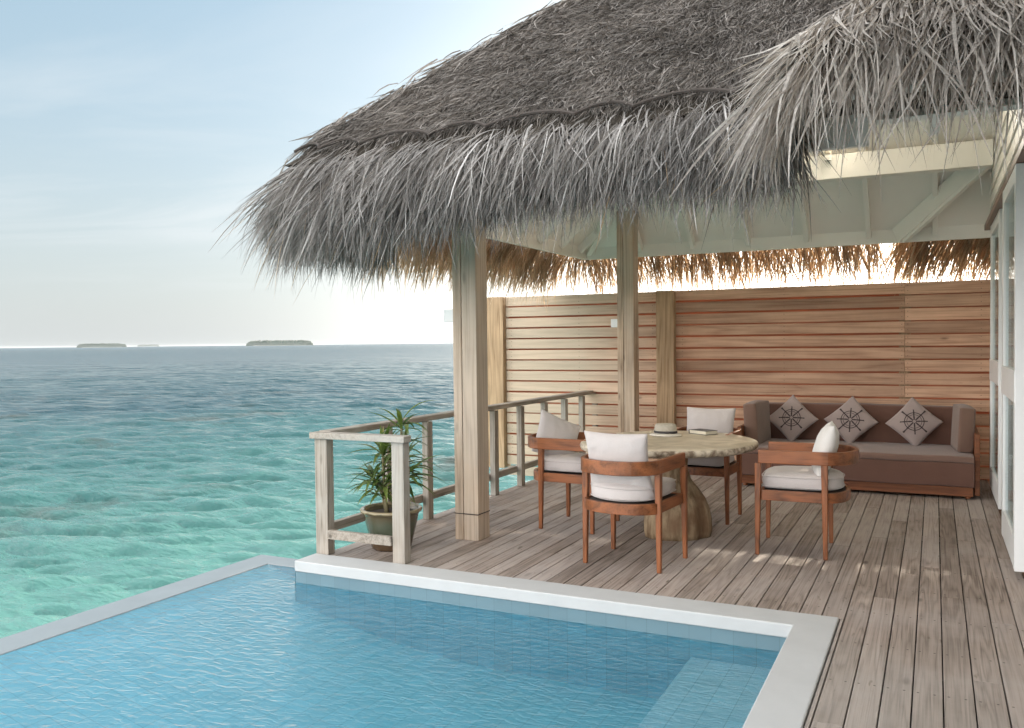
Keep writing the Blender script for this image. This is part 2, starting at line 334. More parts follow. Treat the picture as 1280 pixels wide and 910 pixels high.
def tile_mat(name, c, grout, size=.125, off=(0,0,0)):
    m, nt = newmat(name); t = nd(nt, 'ShaderNodeTexCoord'); g = nd(nt, 'ShaderNodeNewGeometry')
    p = nd(nt, 'ShaderNodeVectorMath', {'operation': 'ADD'}, i0=t.outputs['Object'], i1=off)
    s = nd(nt, 'ShaderNodeSeparateXYZ', i0=p.outputs[0]); nn = nd(nt, 'ShaderNodeSeparateXYZ', i0=g.outputs['Normal'])
    fac = None; cell = []
    for i in range(3):
        q = mth(nt, 'DIVIDE', s.outputs[i], size)
        d = mth(nt, 'ABSOLUTE', mth(nt, 'SUBTRACT', mth(nt, 'FRACT', q), .5))
        ln = rmp(nt, d, .478, .49)
        ln = mth(nt, 'MULTIPLY', ln, mth(nt, 'LESS_THAN', mth(nt, 'ABSOLUTE', nn.outputs[i]), .5))
        fac = ln if fac is None else mth(nt, 'MAXIMUM', fac, ln)
        cell.append(mth(nt, 'FLOOR', q))
    cv = nd(nt, 'ShaderNodeCombineXYZ', i0=cell[0], i1=cell[1], i2=cell[2])
    wn = nd(nt, 'ShaderNodeTexWhiteNoise', {'noise_dimensions': '3D'}, Vector=cv.outputs[0])
    k = rmp(nt, wn.outputs[0], 0, 1, .95, 1.05)
    col = mixc(nt, 1.0, c, nd(nt, 'ShaderNodeCombineColor', i0=k, i1=k, i2=k).outputs[0], 'MULTIPLY')
    col = mixc(nt, mth(nt, 'MULTIPLY', fac, .85), col, grout)
    surf(nt, col, .35, .4); return m
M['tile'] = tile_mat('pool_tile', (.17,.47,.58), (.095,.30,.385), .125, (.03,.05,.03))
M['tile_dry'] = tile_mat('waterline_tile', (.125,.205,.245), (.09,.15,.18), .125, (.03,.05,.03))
M['tile_bench'] = tile_mat('bench_tile', (.30,.54,.64), (.12,.29,.37), .125, (.03,.05,.03))

# ------------------------------------------------------------------ sea, islands
SEA = -1.85
def sea_mat():
    m, nt = newmat('lagoon_water'); t = nd(nt, 'ShaderNodeTexCoord'); P = t.outputs['Object']
    s = nd(nt, 'ShaderNodeSeparateXYZ', i0=P)
    # distance out from the villa = depth of the lagoon
    d = mth(nt, 'SQRT', mth(nt, 'ADD', mth(nt, 'POWER', s.outputs[0], 2.0), mth(nt, 'POWER', s.outputs[1], 2.0)))
    n = nd(nt, 'ShaderNodeTexNoise', Vector=P, Scale=.05, Detail=4.0, Roughness=.6)
    n2 = nd(nt, 'ShaderNodeTexNoise', Vector=P, Scale=.16, Detail=5.0, Roughness=.65)
    dl = mth(nt, 'LOGARITHM', mth(nt, 'MAXIMUM', d, 1.0), 10.0)
    dl = mth(nt, 'ADD', dl, mth(nt, 'MULTIPLY', mth(nt, 'SUBTRACT', n.outputs[0], .5), .55))
    cr = nd(nt, 'ShaderNodeValToRGB', Fac=rmp(nt, dl, .95, 2.25))
    e = cr.color_ramp.elements
    e[0].position = 0; e[0].color = (.085,.235,.210,1); e[1].position = 1; e[1].color = (.008,.036,.052,1)
    for pos, c in ((.22,(.048,.155,.142)), (.42,(.015,.078,.082)), (.60,(.009,.044,.058)), (.78,(.014,.050,.062))):
        x = e.new(pos); x.color = (*c, 1)
    reef = mth(nt, 'MULTIPLY', rmp(nt, n2.outputs[0], .55, .68), mth(nt, 'MULTIPLY', rmp(nt, dl, 1.15, 1.4), rmp(nt, dl, 1.95, 1.6)))
    col = mixc(nt, mth(nt, 'MULTIPLY', reef, .9), cr.outputs[0], (.035,.038,.027))
    pale_patch = nd(nt, 'ShaderNodeTexNoise', Vector=P, Scale=.55, Detail=7.0, Roughness=.7, Distortion=1.2)  # paler patches in the near water colour
    fm = mth(nt, 'MULTIPLY', rmp(nt, pale_patch.outputs[0], .50, .78), rmp(nt, dl, 1.7, 1.0, 0, .55))
    col = mixc(nt, fm, col, (.13,.29,.25))
    ms = nd(nt, 'ShaderNodeMapping', Vector=P, Rotation=(0,0,R(-26)), Scale=(.55,1.5,1.0))
    r1 = nd(nt, 'ShaderNodeTexNoise', Vector=ms.outputs[0], Scale=3.0, Detail=5.0, Roughness=.62, Distortion=.4)
    r2 = nd(nt, 'ShaderNodeTexNoise', Vector=ms.outputs[0], Scale=.8, Detail=4.0, Roughness=.6)
    r3 = nd(nt, 'ShaderNodeTexNoise', Vector=ms.outputs[0], Scale=.34, Detail=3.0, Roughness=.6)
    r4 = nd(nt, 'ShaderNodeTexNoise', Vector=ms.outputs[0], Scale=.09, Detail=4.0, Roughness=.65)
    h = mth(nt, 'ADD', mth(nt, 'MULTIPLY', r1.outputs[0], .07), mth(nt, 'MULTIPLY', r2.outputs[0], .30))
    h = mth(nt, 'ADD', h, mth(nt, 'MULTIPLY', r3.outputs[0], rmp(nt, dl, 1.35, 1.8, 0, 1.1)))
    h = mth(nt, 'ADD', h, mth(nt, 'MULTIPLY', r4.outputs[0], rmp(nt, dl, 1.7, 2.2, 0, 5.0)))
    p = surf(nt, col, rmp(nt, dl, 1.3, 2.6, .06, .22), rmp(nt, dl, 1.5, 2.6, .5, .42), h, 1.0, 1.0); p.inputs['IOR'].default_value = 1.333
    return m
M['sea'] = sea_mat()
def axis_coords(lo, hi, start_lo, start_hi, fine=.09, g=.0068):
    out = list(np.arange(start_lo, start_hi, fine))
    x, st = start_hi, fine
    while x < hi:
        out.append(x); st = max(fine, g*abs(x)) if x < 260 else st*1.25; x += st
    out.append(hi)
    pre = []; x, st = start_lo - fine, fine
    while x > lo:
        pre.append(x); st = max(fine, g*abs(x)) if x > -260 else st*1.25; x -= st
    pre.append(lo)
    return np.array(pre[::-1] + out)
xs = axis_coords(-14000, 14000, -16, -3.5); ys = axis_coords(-3000, 14000, 2, 16); ys = ys[(ys > -1) | (np.arange(len(ys)) % 12 == 0)]
xs = xs[(xs < -3) | (np.arange(len(xs)) % 12 == 0) | (xs > 13000)]
XX, YY = np.meshgrid(xs, ys)
sx = np.gradient(xs); sy = np.gradient(ys); SP = np.maximum(sx[None, :], sy[:, None])
Z = np.zeros_like(XX); DX = np.zeros_like(XX); DY = np.zeros_like(XX)
wr = np.random.default_rng(3)
for i in range(150):
    lam = 0.30 * (2.8/0.30)**wr.random(); ang = R(116) + R(38)*wr.normal()*.5 + R(180)*(wr.random() < .08)
    k = 2*math.pi/lam; amp = .0070*lam**.5 * (.5+wr.random())
    fade = np.clip((lam/np.maximum(SP, 1e-3) - 2.2)/2.5, 0, 1)
    ph = k*(XX*math.cos(ang) + YY*math.sin(ang)) + wr.random()*6.283
    Z += fade*amp*np.sin(ph); q = fade*amp*1.0*np.cos(ph); DX -= q*math.cos(ang); DY -= q*math.sin(ang)
V = np.stack([XX+DX, YY+DY, Z+SEA], -1).reshape(-1, 3)
nx, ny = len(xs), len(ys); I = np.arange(nx*ny).reshape(ny, nx)
F = np.stack([I[:-1,:-1], I[:-1,1:], I[1:,1:], I[1:,:-1]], -1).reshape(-1, 4)
sea = np_mesh('sea', V, F, M['sea'], smooth=True); tag(sea, 'choppy turquoise lagoon turning steel blue towards the horizon', 'sea', kind='structure')

M['isle'] = plain('far_trees', (.038,.060,.050), .9, .3, .02)
M['sand'] = plain('coral_sand', (.20,.20,.18), .9, .1, .05)
def ray_dir(px):       # bearing of an island on the horizon
    v = _rt*((px-640)/1078.24) + _f; v.z = 0; return v.normalized()
def island(b0, b1, dist, h, label, seed, mat):
    r = np.random.default_rng(seed)
    a = ray_dir(b0)*dist; b = ray_dir(b1)*dist; dep = (a.normalized()+b.normalized()).normalized(); L = (b-a).length
    c = (a+b)/2; c.z = SEA
    root = thing('island', label, 'island', c, None); root['kind'] = 'structure'
    ux = (b-a).normalized(); mb = MB()
    ring = []
    for i in range(40):
        t = 2*math.pi*i/40; ring.append(c + ux*math.cos(t)*L*.52 + dep*math.sin(t)*L*.3)
    m = MB(); m.prism([(p.x, p.y) for p in ring], SEA-.5, SEA+h*.10); m.build('beach', M['sand'], root)
    nxx, nyy = 110, 14; vs = []; 
    prof = [1 + .34*r.normal() for _ in range(nxx)]
    for j in range(nyy):
        for i in range(nxx):
            u = -1+2*i/(nxx-1); w = -1+2*j/(nyy-1)
            edge = max(0, 1-abs(u)**9)*max(0, 1-abs(w)**4)
            z = h*(.62+.22*prof[i] + 0.2*r.random())*edge**.5
            p = c + ux*u*L/2 + dep*w*L*.2; vs.append((p.x, p.y, SEA + max(z, -.2)))
    fs = [(j*nxx+i, j*nxx+i+1, (j+1)*nxx+i+1, (j+1)*nxx+i) for j in range(nyy-1) for i in range(nxx-1)]
    m = MB(); m.add(vs, fs); m.build('tree_cover', mat, root)
island(308, 392, 3200, 19, 'low wooded island on the horizon, nearest the thatched roof', 1, M['isle'])
island(96, 159, 4200, 17, 'low wooded island on the horizon at far left', 2, M['isle'])
island(172, 200, 9000, 17, 'faint distant island between the two darker wooded islands', 4, M['isle'])

# ------------------------------------------------------------------ pool
WL = -0.150
pool = thing('swimming_pool', 'blue tiled infinity pool with pale stone coping beside the deck', 'pool', (-2.6, 4.0, 0))
PY0 = -3.0
m = MB(); m.prism([(-4.10,4.80),(-0.687,4.80),(-0.687,PY0),(-0.472,PY0),(-0.472,5.038),(-4.10,5.038)], -.068, .010)
m.build('coping', M['stone'], pool, bevel=.008, seg=3)
m = MB(); m.prism([(-4.90,PY0),(-4.64,PY0),(-4.64,5.13),(-4.12,5.13),(-4.12,5.34),(-4.90,5.34)], -.40, WL+.004)
m.build('infinity_lip', M['wetstone'], pool, bevel=.01, seg=3)
m = MB(); m.box(-4.86,-4.68, PY0, 5.30, -2.4, -.41); m.box(-4.6,-4.15,5.16,5.30,-2.4,-.41); m.build('outer_wall', M['wetstone'], pool)
def wallq(vs): mm.add(vs, [(0,1,2,3)])
mm = MB(); FZ = -.530
wallq([(-4.64,PY0,FZ),(-.70,PY0,FZ),(-.70,5.13,FZ),(-4.64,5.13,FZ)])
wallq([(-4.10,4.815,FZ),(-.70,4.815,FZ),(-.70,4.815,-.066),(-4.10,4.815,-.066)])
wallq([(-.70,PY0,FZ),(-.70,4.815,FZ),(-.70,4.815,-.066),(-.70,PY0,-.066)])
cv = [(-4.634 + 2.2*t, WL + (FZ+.003-WL)*math.sin(t*math.pi/2)) for t in np.linspace(0, 1, 15)]
mm.add([(x, y, z) for x, z in cv for y in (PY0, 5.124)], [(2*k, 2*k+1, 2*k+3, 2*k+2) for k in range(14)])
wallq([(-4.64,5.124,FZ),(-4.10,5.124,FZ),(-4.10,5.124,WL),(-4.64,5.124,WL)])
wallq([(-4.106,4.815,FZ),(-4.106,5.13,FZ),(-4.106,5.13,-.07),(-4.106,4.815,-.07)])
wallq([(-4.64,PY0,FZ),(-.70,PY0,FZ),(-.70,PY0,-.066),(-4.64,PY0,-.066)])
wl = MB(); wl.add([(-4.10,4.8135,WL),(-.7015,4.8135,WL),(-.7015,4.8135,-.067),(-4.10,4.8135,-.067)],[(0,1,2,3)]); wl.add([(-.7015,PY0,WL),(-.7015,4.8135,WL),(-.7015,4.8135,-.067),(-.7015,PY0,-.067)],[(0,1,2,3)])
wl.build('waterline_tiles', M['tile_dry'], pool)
mm.build('basin', M['tile'], pool)
m = MB(); m.box(-1.245,-.703, PY0+.02, 4.812, FZ+.002, -.252); m.build('bench', M['tile_bench'], pool, bevel=.006)
def pool_mat():
    m, nt = newmat('pool_surface'); t = nd(nt, 'ShaderNodeTexCoord'); P = t.outputs['Object']
    mp = nd(nt, 'ShaderNodeMapping', Vector=P, Rotation=(0,0,R(-20)), Scale=(1.0,2.0,1.0))
    a = nd(nt, 'ShaderNodeTexNoise', Vector=mp.outputs[0], Scale=12.0, Detail=3.5, Roughness=.5, Distortion=.7)
    b = nd(nt, 'ShaderNodeTexNoise', Vector=P, Scale=1.4, Detail=2.0, Roughness=.5)
    s = nd(nt, 'ShaderNodeSeparateXYZ', i0=P)
    # rings spreading where water falls back in by the edge
    rx = mth(nt, 'SUBTRACT', s.outputs[0], -3.15); ry = mth(nt, 'SUBTRACT', s.outputs[1], 4.05)
    rd = mth(nt, 'SQRT', mth(nt, 'ADD', mth(nt, 'MULTIPLY', rx, rx), mth(nt, 'MULTIPLY', ry, ry)))
    rg = mth(nt, 'MULTIPLY', mth(nt, 'SINE', mth(nt, 'MULTIPLY', rd, 48.0)), rmp(nt, rd, .9, .05, 0, .16))
    h = mth(nt, 'ADD', mth(nt, 'ADD', a.outputs[0], mth(nt, 'MULTIPLY', b.outputs[0], .8)), rg)
    bp = nd(nt, 'ShaderNodeBump', Height=h, Strength=.95, Distance=.018)
    f = nd(nt, 'ShaderNodeFresnel', IOR=1.333, Normal=bp.outputs[0])
    tr = nd(nt, 'ShaderNodeBsdfTransparent', Color=(.84,.96,.985,1)); gl = nd(nt, 'ShaderNodeBsdfGlossy', Color=(1,1,1,1), Roughness=.0, Normal=bp.outputs[0])
    mx = nd(nt, 'ShaderNodeMixShader', i0=f.outputs[0], i1=tr.outputs[0], i2=gl.outputs[0])
    nd(nt, 'ShaderNodeOutputMaterial', Surface=mx.outputs[0]); return m
M['pool'] = pool_mat()
m = MB(); m.add([(-4.645,PY0+.01,WL),(-.702,PY0+.01,WL),(-.702,4.813,WL),(-4.102,4.813,WL),(-4.102,5.135,WL),(-4.645,5.135,WL)], [(0,1,2,3,4,5)])
pw = m.build('pool_water', M['pool']); tag(pw, 'rippled clear blue water filling the pool', 'water', kind='structure')
for p_ in pw.data.polygons:
    if p_.normal.z < 0: pw.data.flip_normals(); break

# ------------------------------------------------------------------ deck
DZ = 0.0
m = MB(); pitch = .1205; X0 = .515
i = 0; dr = random.Random(5)
while True:
    x1 = X0 - i*pitch; x0 = x1 - pitch + .0058
    if x0 < -4.14: break
    if x0 <= -.472 < x1 - .012: m.box(-.466, x1, -3.0, 5.040, -.028, 0.0)
    y = -3.0 if x0 > -.472 else 5.043
    yend = 10.72; first = True
    while y < yend - .05:
        L = dr.uniform(1.2, 3.6) if first else dr.choice((2.4, 3.0, 3.6)); first = False
        y2 = min(yend, y+L)
        if yend - y2 < .4: y2 = yend
        m.box(x0, x1, y, y2-.003, -.028, DZ + dr.uniform(-.0008, .0008)); y = y2
    i += 1
deck = m.build('deck', M['deck'], bevel=.002, seg=1); tag(deck, 'weathered grey brown timber terrace boards', 'deck', kind='structure')
m = MB()
for k in range(14):
    y = -2.6 + k*1.0
    m.box((-.46 if y < 5.0 else -4.1), .5, y, y+.06, -.20, -.032)
m.box(-4.12, -4.06, 5.36, 10.7, -.22, -.030); m.box(-4.12,.6,10.66,10.72,-.22,-.030)
m.box(-.46, 4.0, -3, 10.6, -.32, -.31); m.box(-4.1, -.46, 5.35, 10.6, -.32, -.31)  # added dark sheets below, stop light rising through the board gaps
for px_, py_ in ((-3.9,5.8),(-3.9,8.2),(-3.9,10.4),(-1.5,10.4)): m.box(px_-.13,px_+.13,py_-.13,py_+.13,-2.6,-.33)
dj = m.build('deck_substructure', M['dark']); tag(dj, 'dark joists, stilts and added light-blocking sheets under the deck boards', 'deck frame', kind='structure')

# ------------------------------------------------------------------ fence
fence = thing('privacy_fence', 'tall horizontal slat timber fence along the rear of the terrace', 'fence', (-2, 10.6, 0))
m = MB(); fr = random.Random(11)
for k in range(17):
    zt = 2.165 - k*.1445; zb = zt - .125
    cuts = [-5.275, -3.0, -.30 + (0 if k % 1 == 0 else 0), 1.9]
    for a, b in zip(cuts[:-1], cuts[1:]):
        dz = fr.uniform(-.003, .003)
        if a > -1 and k < 4: m.box(a+.001, b-.001, 10.58, 10.618, zb+dz-.008, zt+dz)
        else: m.box(a+.001, b-.001, 10.58+fr.uniform(0,.002), 10.618, zb+dz, zt+dz)
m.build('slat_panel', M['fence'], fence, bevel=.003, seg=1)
m = MB(); m.box(-5.275, 1.9, 10.6625, 10.668, -.12, 2.11); m.build('gap_glow_sheet', M['gap_glow'], fence)  # added behind the slats so sun through it glows in the gaps
for x0, x1, y0, y1, zb in ((-5.525,-5.28,10.50,10.70,-.17),(-3.125,-2.90,10.47,10.575,-.1),(-.36,-.24,10.620,10.661,-.1),(1.7,1.9,10.620,10.661,-.1),(-3.06,-2.95,10.620,10.661,-.1)):
    m = MB(); m.box(x0, x1, y0, y1, zb, 2.168); m.build('fence_post', M['fence_post'], fence, bevel=.006)
m = MB()                    # screw heads in pairs at the uprights
for k in range(15):
    zt = 2.165 - k*.1445
    for x in (-5.19, -4.2, -3.2, -2.82, -1.6, -.33, -.27, .45):
        for dz in (.03, .09):
            m.lathe([(.0,.0),(.004,.0),(.004,.002),(0,.002)], (0,0,0), 6)
            n0 = len(m.v) - 24
            for q in range(n0, len(m.v)):
                vx = m.v[q]; m.v[q] = (x+vx[0], 10.5795-vx[2], zt-dz+vx[1])
o_ = m.build('screw_heads', M['dark'], fence); o_['kind'] = 'stuff'

# ------------------------------------------------------------------ railing
rail = thing('deck_railing', 'weathered timber railing with square posts on the seaward deck edge', 'railing', (-4.05, 8, 0))
m = MB(); m.box(-4.115,-4.005, 5.115, 10.86, .862, .908); m.build('handrail', M['rail'], rail, bevel=.005)
m = MB(); m.box(-4.125,-3.30, 5.015, 5.113, .858, .904); m.build('handrail', M['rail'], rail, bevel=.005)
m = MB(); m.box(-4.085,-4.035, 5.12, 10.72, .150, .215); m.build('lower_rail', M['rail'], rail, bevel=.004)
m = MB(); m.box(-3.985,-3.43, 5.030, 5.070, .125, .190); m.build('lower_rail', M['rail'], rail, bevel=.004)
for x0, x1, y0, y1 in [(-4.10,-3.99,5.045,5.125), (-3.425,-3.325,5.045,5.125)] + [(-4.034,-3.975, y, y+.085) for y in (5.80,6.42,7.10,7.70,8.32,8.95,9.55,10.12,10.60)]:
    m = MB(); m.box(x0, x1, y0, y1, .002 if x1 > -3.9 and y0 < 5.1 else -.02+.022, .857 if y0 < 5.1 else .861); m.build('rail_post', M['railpost'], rail, bevel=.004)

# ------------------------------------------------------------------ villa: posts, beams, ceiling, wall, doors
villa = thing('thatched_villa', 'thatched villa roof on timber posts with white ceiling over the terrace', 'villa', (-1.8, 7.8, 0))
for x0, y0, zt in ((-3.395, 5.875, 3.05), (-3.43, 9.88, 3.22)):
    m = MB(); m.box(x0+.001, x0+.075, y0, y0+.19, 0, zt); m.box(x0+.079, x0+.207, y0+.003, y0+.193, 0, zt)
    m.build('post', M['post'], villa, bevel=.005)
    m = MB(); m.box(x0-.002, x0+.210, y0-.003, y0+.196, .205, .212); m.build('post_strap', M['dark'], villa)
SL = .86; RX0, RY0, RY1, RZ = -4.05, 5.22, 10.46, 2.60
RXR = 3.6
rise = (RY1-RY0)/2; RID = RZ + .13 + SL*rise; RYM = (RY0+RY1)/2
c0 = RZ + .13
# ceiling boards (three slopes) with real thickness
def slab(pts, th=.03):
    n = len(pts); a = [Vector(p) for p in pts]; nn = (a[1]-a[0]).cross(a[2]-a[0]).normalized()
    if nn.z < 0: nn = -nn
    mm = MB(); mm.add([p for p in a]+[p+nn*th for p in a], [tuple(range(n)), tuple(range(2*n-1, n-1, -1))]+[(i,(i+1)%n,n+(i+1)%n,n+i) for i in range(n)]); return mm
A_ = (RX0,RY0,c0); B_ = (RX0,RY1,c0); Cr = (RXR,RY1,c0); Dr = (RXR,RY0,c0); E1 = (RX0+rise,RYM,RID); E2 = (RXR,RYM,RID)
slab([A_,B_,E1]).build('ceiling_panel', M['ceil'], villa)
slab([B_,Cr,E2,E1]).build('ceiling_panel', M['ceil'], villa)
slab([A_,E1,E2,Dr]).build('ceiling_panel', M['ceil'], villa)
# fascia ring
for (x0,x1,y0,y1) in ((RX0-.02,RX0+.02,RY0-.02,RY1+.02),):
    m = MB(); m.box(x0,x1,y0,y1,RZ,RZ+.15); m.build('fascia', M['white'], villa, bevel=.003)
m = MB(); m.box(RX0+.021,1.9,RY1-.02,RY1+.02,RZ,RZ+.15); m.build('fascia', M['white'], villa, bevel=.003)
m = MB(); m.box(RX0+.021,-.33,RY0-.02,RY0+.02,RZ+.02,RZ+.2); m.build('fascia', M['white'], villa, bevel=.003)
# soffit strip under the rear and left eaves
# rafters
def rafter(a, b, w=.05, h=.10, name='rafter'):
    m = MB(); m.bar(a, b, w, h); m.build(name, M['ceil'], villa, bevel=.003)
for x in np.arange(-3.30, 3.2, .66):
    t = min(rise, x-RX0) if x-RX0 < rise else rise
    z = lambda q: c0 + SL*q - .062
    rafter((x, RY1-.03, z(.03)), (x, RY1-t+.02, z(t-.02)))
    rafter((x, RY0+.03, z(.03)), (x, RY0+t-.02, z(t-.02)))
for y in np.arange(RY0+.6, RY1-.3, .62):
    t = min(y-RY0, RY1-y); z = lambda q: c0 + SL*q - .062
    rafter((RX0+.03, y, z(.03)), (RX0+t-.02, y, z(t-.02)))
for ya, yb in ((RY0, RYM), (RY1, RYM)):
    sg = 1 if yb > ya else -1
    rafter((RX0+.04, ya+sg*.04, c0-.03), (RX0+rise, yb, RID-.09), .07, .14, 'hip_rafter')
# valley beam at the house end
rafter((-.36, RY1-.03, c0-.06), (.47, RY1-.86, c0+SL*.80-.10), .10, .18, 'valley_rafter')
rafter((-.30, RY1-.10, c0-.12), (.47, RY1-.90, c0+SL*.80-.20), .05, .05, 'valley_rafter')
# purlins carried by the posts
m = MB(); m.box(-3.20,.498, 9.42,9.58, 3.185, 3.43); m.build('purlin', M['ceil'], villa, bevel=.004)
m = MB(); m.box(-3.42,-3.20, 6.08,9.58, 3.190, 3.40); m.build('purlin', M['ceil'], villa, bevel=.004)
m = MB(); m.box(-3.40,.498, 5.90,6.05, 3.06, 3.24); m.build('purlin', M['ceil'], villa, bevel=.004)
# house wall with clapboards above the door head
m = MB()
for k in range(17):
    z0 = 2.70 + k*.15
    m.add([(.50,-3,z0),(.50,10.12,z0),(.515,10.12,z0+.148),(.515,-3,z0+.148),(.60,-3,z0),(.60,10.12,z0),(.60,10.12,z0+.148),(.60,-3,z0+.148)],
          [(0,3,2,1),(4,5,6,7),(0,1,5,4),(1,2,6,5),(2,3,7,6),(3,0,4,7)])
m.build('upper_wall', M['white'], villa)
m = MB(); m.box(.455,.62,-3,10.10,2.640,2.698); m.build('door_head', M['brownmetal'], villa, bevel=.004)
m = MB(); m.box(.60,.70,9.98,10.10,0,2.638); m.build('corner_jamb', M['doorwhite'], villa, bevel=.004)
m = MB(); m.box(.518,.70,-3,10.10,-.028,.004); m.box(.522,.54,-3,10.1,.004,.018); m.box(.60,.62,-3,10.1,.004,.018); m.build('threshold', M['track'], villa, bevel=.003)
m = MB(); m.box(.71,4.0,-3,10.10,-.03,-.002); m.build('inner_floor', M['deck'], villa)
m = MB(); m.box(4.0,4.1,-3,10.1,0,2.75); m.box(.62,4.0,-3.1,-3.0,0,2.75); m.build('inner_wall', M['white'], villa)
m = MB(); m.box(.63,4.1,-3,10.1,2.75,2.80); m.build('inner_ceiling', M['white'], villa)
def leaf(x, y0, y1, stile=.085, th=.045, z0=.075, z1=2.636):
    d = MB(); X1 = x+th
    d.box(x, X1, y0, y0+stile, z0, z1); d.box(x, X1, y1-stile, y1, z0, z1)
    d.box(x+.002, X1-.002, y0+stile, y1-stile, z0, z0+.20); d.box(x+.002, X1-.002, y0+stile, y1-stile, z1-.10, z1)
    dd = d.build('door', M['doorwhite'], villa, bevel=.004)
    g = MB(); g.box(x+.018, x+.026, y0+stile, y1-stile, z0+.20, z1-.10); g.build('pane', M['glass'], dd)
    p = MB(); p.box(x-.004, X1+.004, y0+.004, y1-.004, 1.13, 1.335); p.build('lock_plate', M['doorwhite'], dd, bevel=.003)
leaf(.490, 8.42, 9.72)
leaf(.575, 7.55, 8.36)
leaf(.455, 6.28, 7.45, .10, .060, .06)
# small white roof spotlight bracket on the rear purlin
sp = thing('spotlight', 'small cream spotlight fixed on the long white ceiling beam', 'light', (-.98, 9.41, 3.42))
m = MB(); m.box(-1.01,-.95,9.36,9.416,3.37,3.43); m.build('bracket', M['white'], sp, bevel=.004)
m = MB(); m.lathe([(0,0),(.030,0),(.034,.01),(.034,.11),(.026,.13),(0,.13)], (-.98,9.38,3.432), 20); m.build('lamp_body', plain('cream_metal', (.70,.62,.48), .4), sp, smooth=False, bevel=.002)
l_ = bpy.data.lights.new('spotlight_beam', 'SPOT'); l_.energy = 72.0; l_.color = (1.0, .92, .80); l_.shadow_soft_size = .04; l_.spot_size = R(125); l_.spot_blend = .8
lo = bpy.data.objects.new('spotlight_beam', l_); COL.objects.link(lo); lo.parent = sp; lo.location = (.14, -.17, .10)
lo.rotation_euler = Vector((-.12, .80, -.62)).to_track_quat('Z', 'Y').to_euler()
for (x, y, z, lb) in ((-3.515, 5.99, 1.765, 'small white box lamp on the near roof post'), (-3.52, 9.96, 1.765, 'small white box lamp on the far roof post')):
    t_ = thing('post_lamp', lb, 'lamp', (x, y, z), 'box lamps on the roof posts')
    sx_ = .105
    m = MB(); m.box(x, x+sx_-.004, y-.05, y+.05, z-.05, z+.05); m.build('lamp_body', M['doorwhite'], t_, bevel=.004)
    m = MB(); m.box(x+sx_-.004, -3.3965 if y < 7 else -3.4315, y-.035, y+.035, z-.04, z+.04); m.build('mount', M['white'], t_)

# ------------------------------------------------------------------ thatch
def ribbons(P0, D0, L, droop, W, seg=4, curl=.12, taper=(.75,1,.92,.66,.10), r=rng):
    n = len(P0); P = P0.copy(); D = D0/np.linalg.norm(D0, axis=1, keepdims=True)
    side = np.cross(D, r.normal(size=(n,3))); side /= np.linalg.norm(side, axis=1, keepdims=True)+1e-9
    pts = []
    step = (L/seg)[:, None]
    bend = r.normal(size=(n,3))*curl; bend[:, 2] *= .5
    tp = np.interp(np.linspace(0,1,seg+1), np.linspace(0,1,len(taper)), taper)
    for k in range(seg+1):
        w = (W*tp[k]/2)[:, None]
        pts.append(P - side*w); pts.append(P + side*w)
        P = P + D*step
        D = D + bend/seg*2; D[:, 2] -= droop/seg; D /= np.linalg.norm(D, axis=1, keepdims=True)
        side = side - D*(side*D).sum(1, keepdims=True); side /= np.linalg.norm(side, axis=1, keepdims=True)+1e-9
    V = np.stack(pts, 1).reshape(-1, 3)
    base = (np.arange(n)*(2*(seg+1)))[:, None]
    F = []
    for k in range(seg): F.append(base + np.array([2*k, 2*k+1, 2*k+3, 2*k+2])[None, :])
    return V, np.concatenate(F, 0)
def join(parts):
    V = []; F = []; b = 0
    for v, f in parts: V.append(v); F.append(f+b); b += len(v)
    return np.concatenate(V), np.concatenate(F)
def path(pts, rad, n=14):
    """rounded open polyline -> sampled points, outward normals (left of travel), cumulative length"""
    P = [np.array(p, float) for p in pts]; out = [P[0]]
    for a, b, c in zip(P[:-2], P[1:-1], P[2:]):
        u = (a-b)/np.linalg.norm(a-b); w = (c-b)/np.linalg.norm(c-b)
        s, e = b+u*rad, b+w*rad
        for t in np.linspace(0, 1, n): out.append((1-t)**2*s + 2*t*(1-t)*b + t*t*e)
    out.append(P[-1]); out = np.array(out)
    seg = np.diff(out, axis=0); ln = np.linalg.norm(seg, axis=1); cum = np.concatenate([[0], np.cumsum(ln)])
    return out, cum
def sample_path(pc, s):
    out, cum = pc
    i = np.clip(np.searchsorted(cum, s, side='right')-1, 0, len(out)-2)
    t = ((s-cum[i])/(cum[i+1]-cum[i]))[:, None]
    p = out[i]*(1-t)+out[i+1]*t
    # smoothed tangent
    tg = np.diff(out, axis=0); tg /= np.linalg.norm(tg, axis=1, keepdims=True)
    j = np.clip(i+np.where(t[:,0] > .5, 1, -1), 0, len(tg)-1); w = np.abs(t-.5)
    T = tg[i]*(1-w) + tg[j]*w; T /= np.linalg.norm(T, axis=1, keepdims=True)
    N = np.stack([T[:,1], -T[:,0]], 1)          # right of travel
    return p, N, T
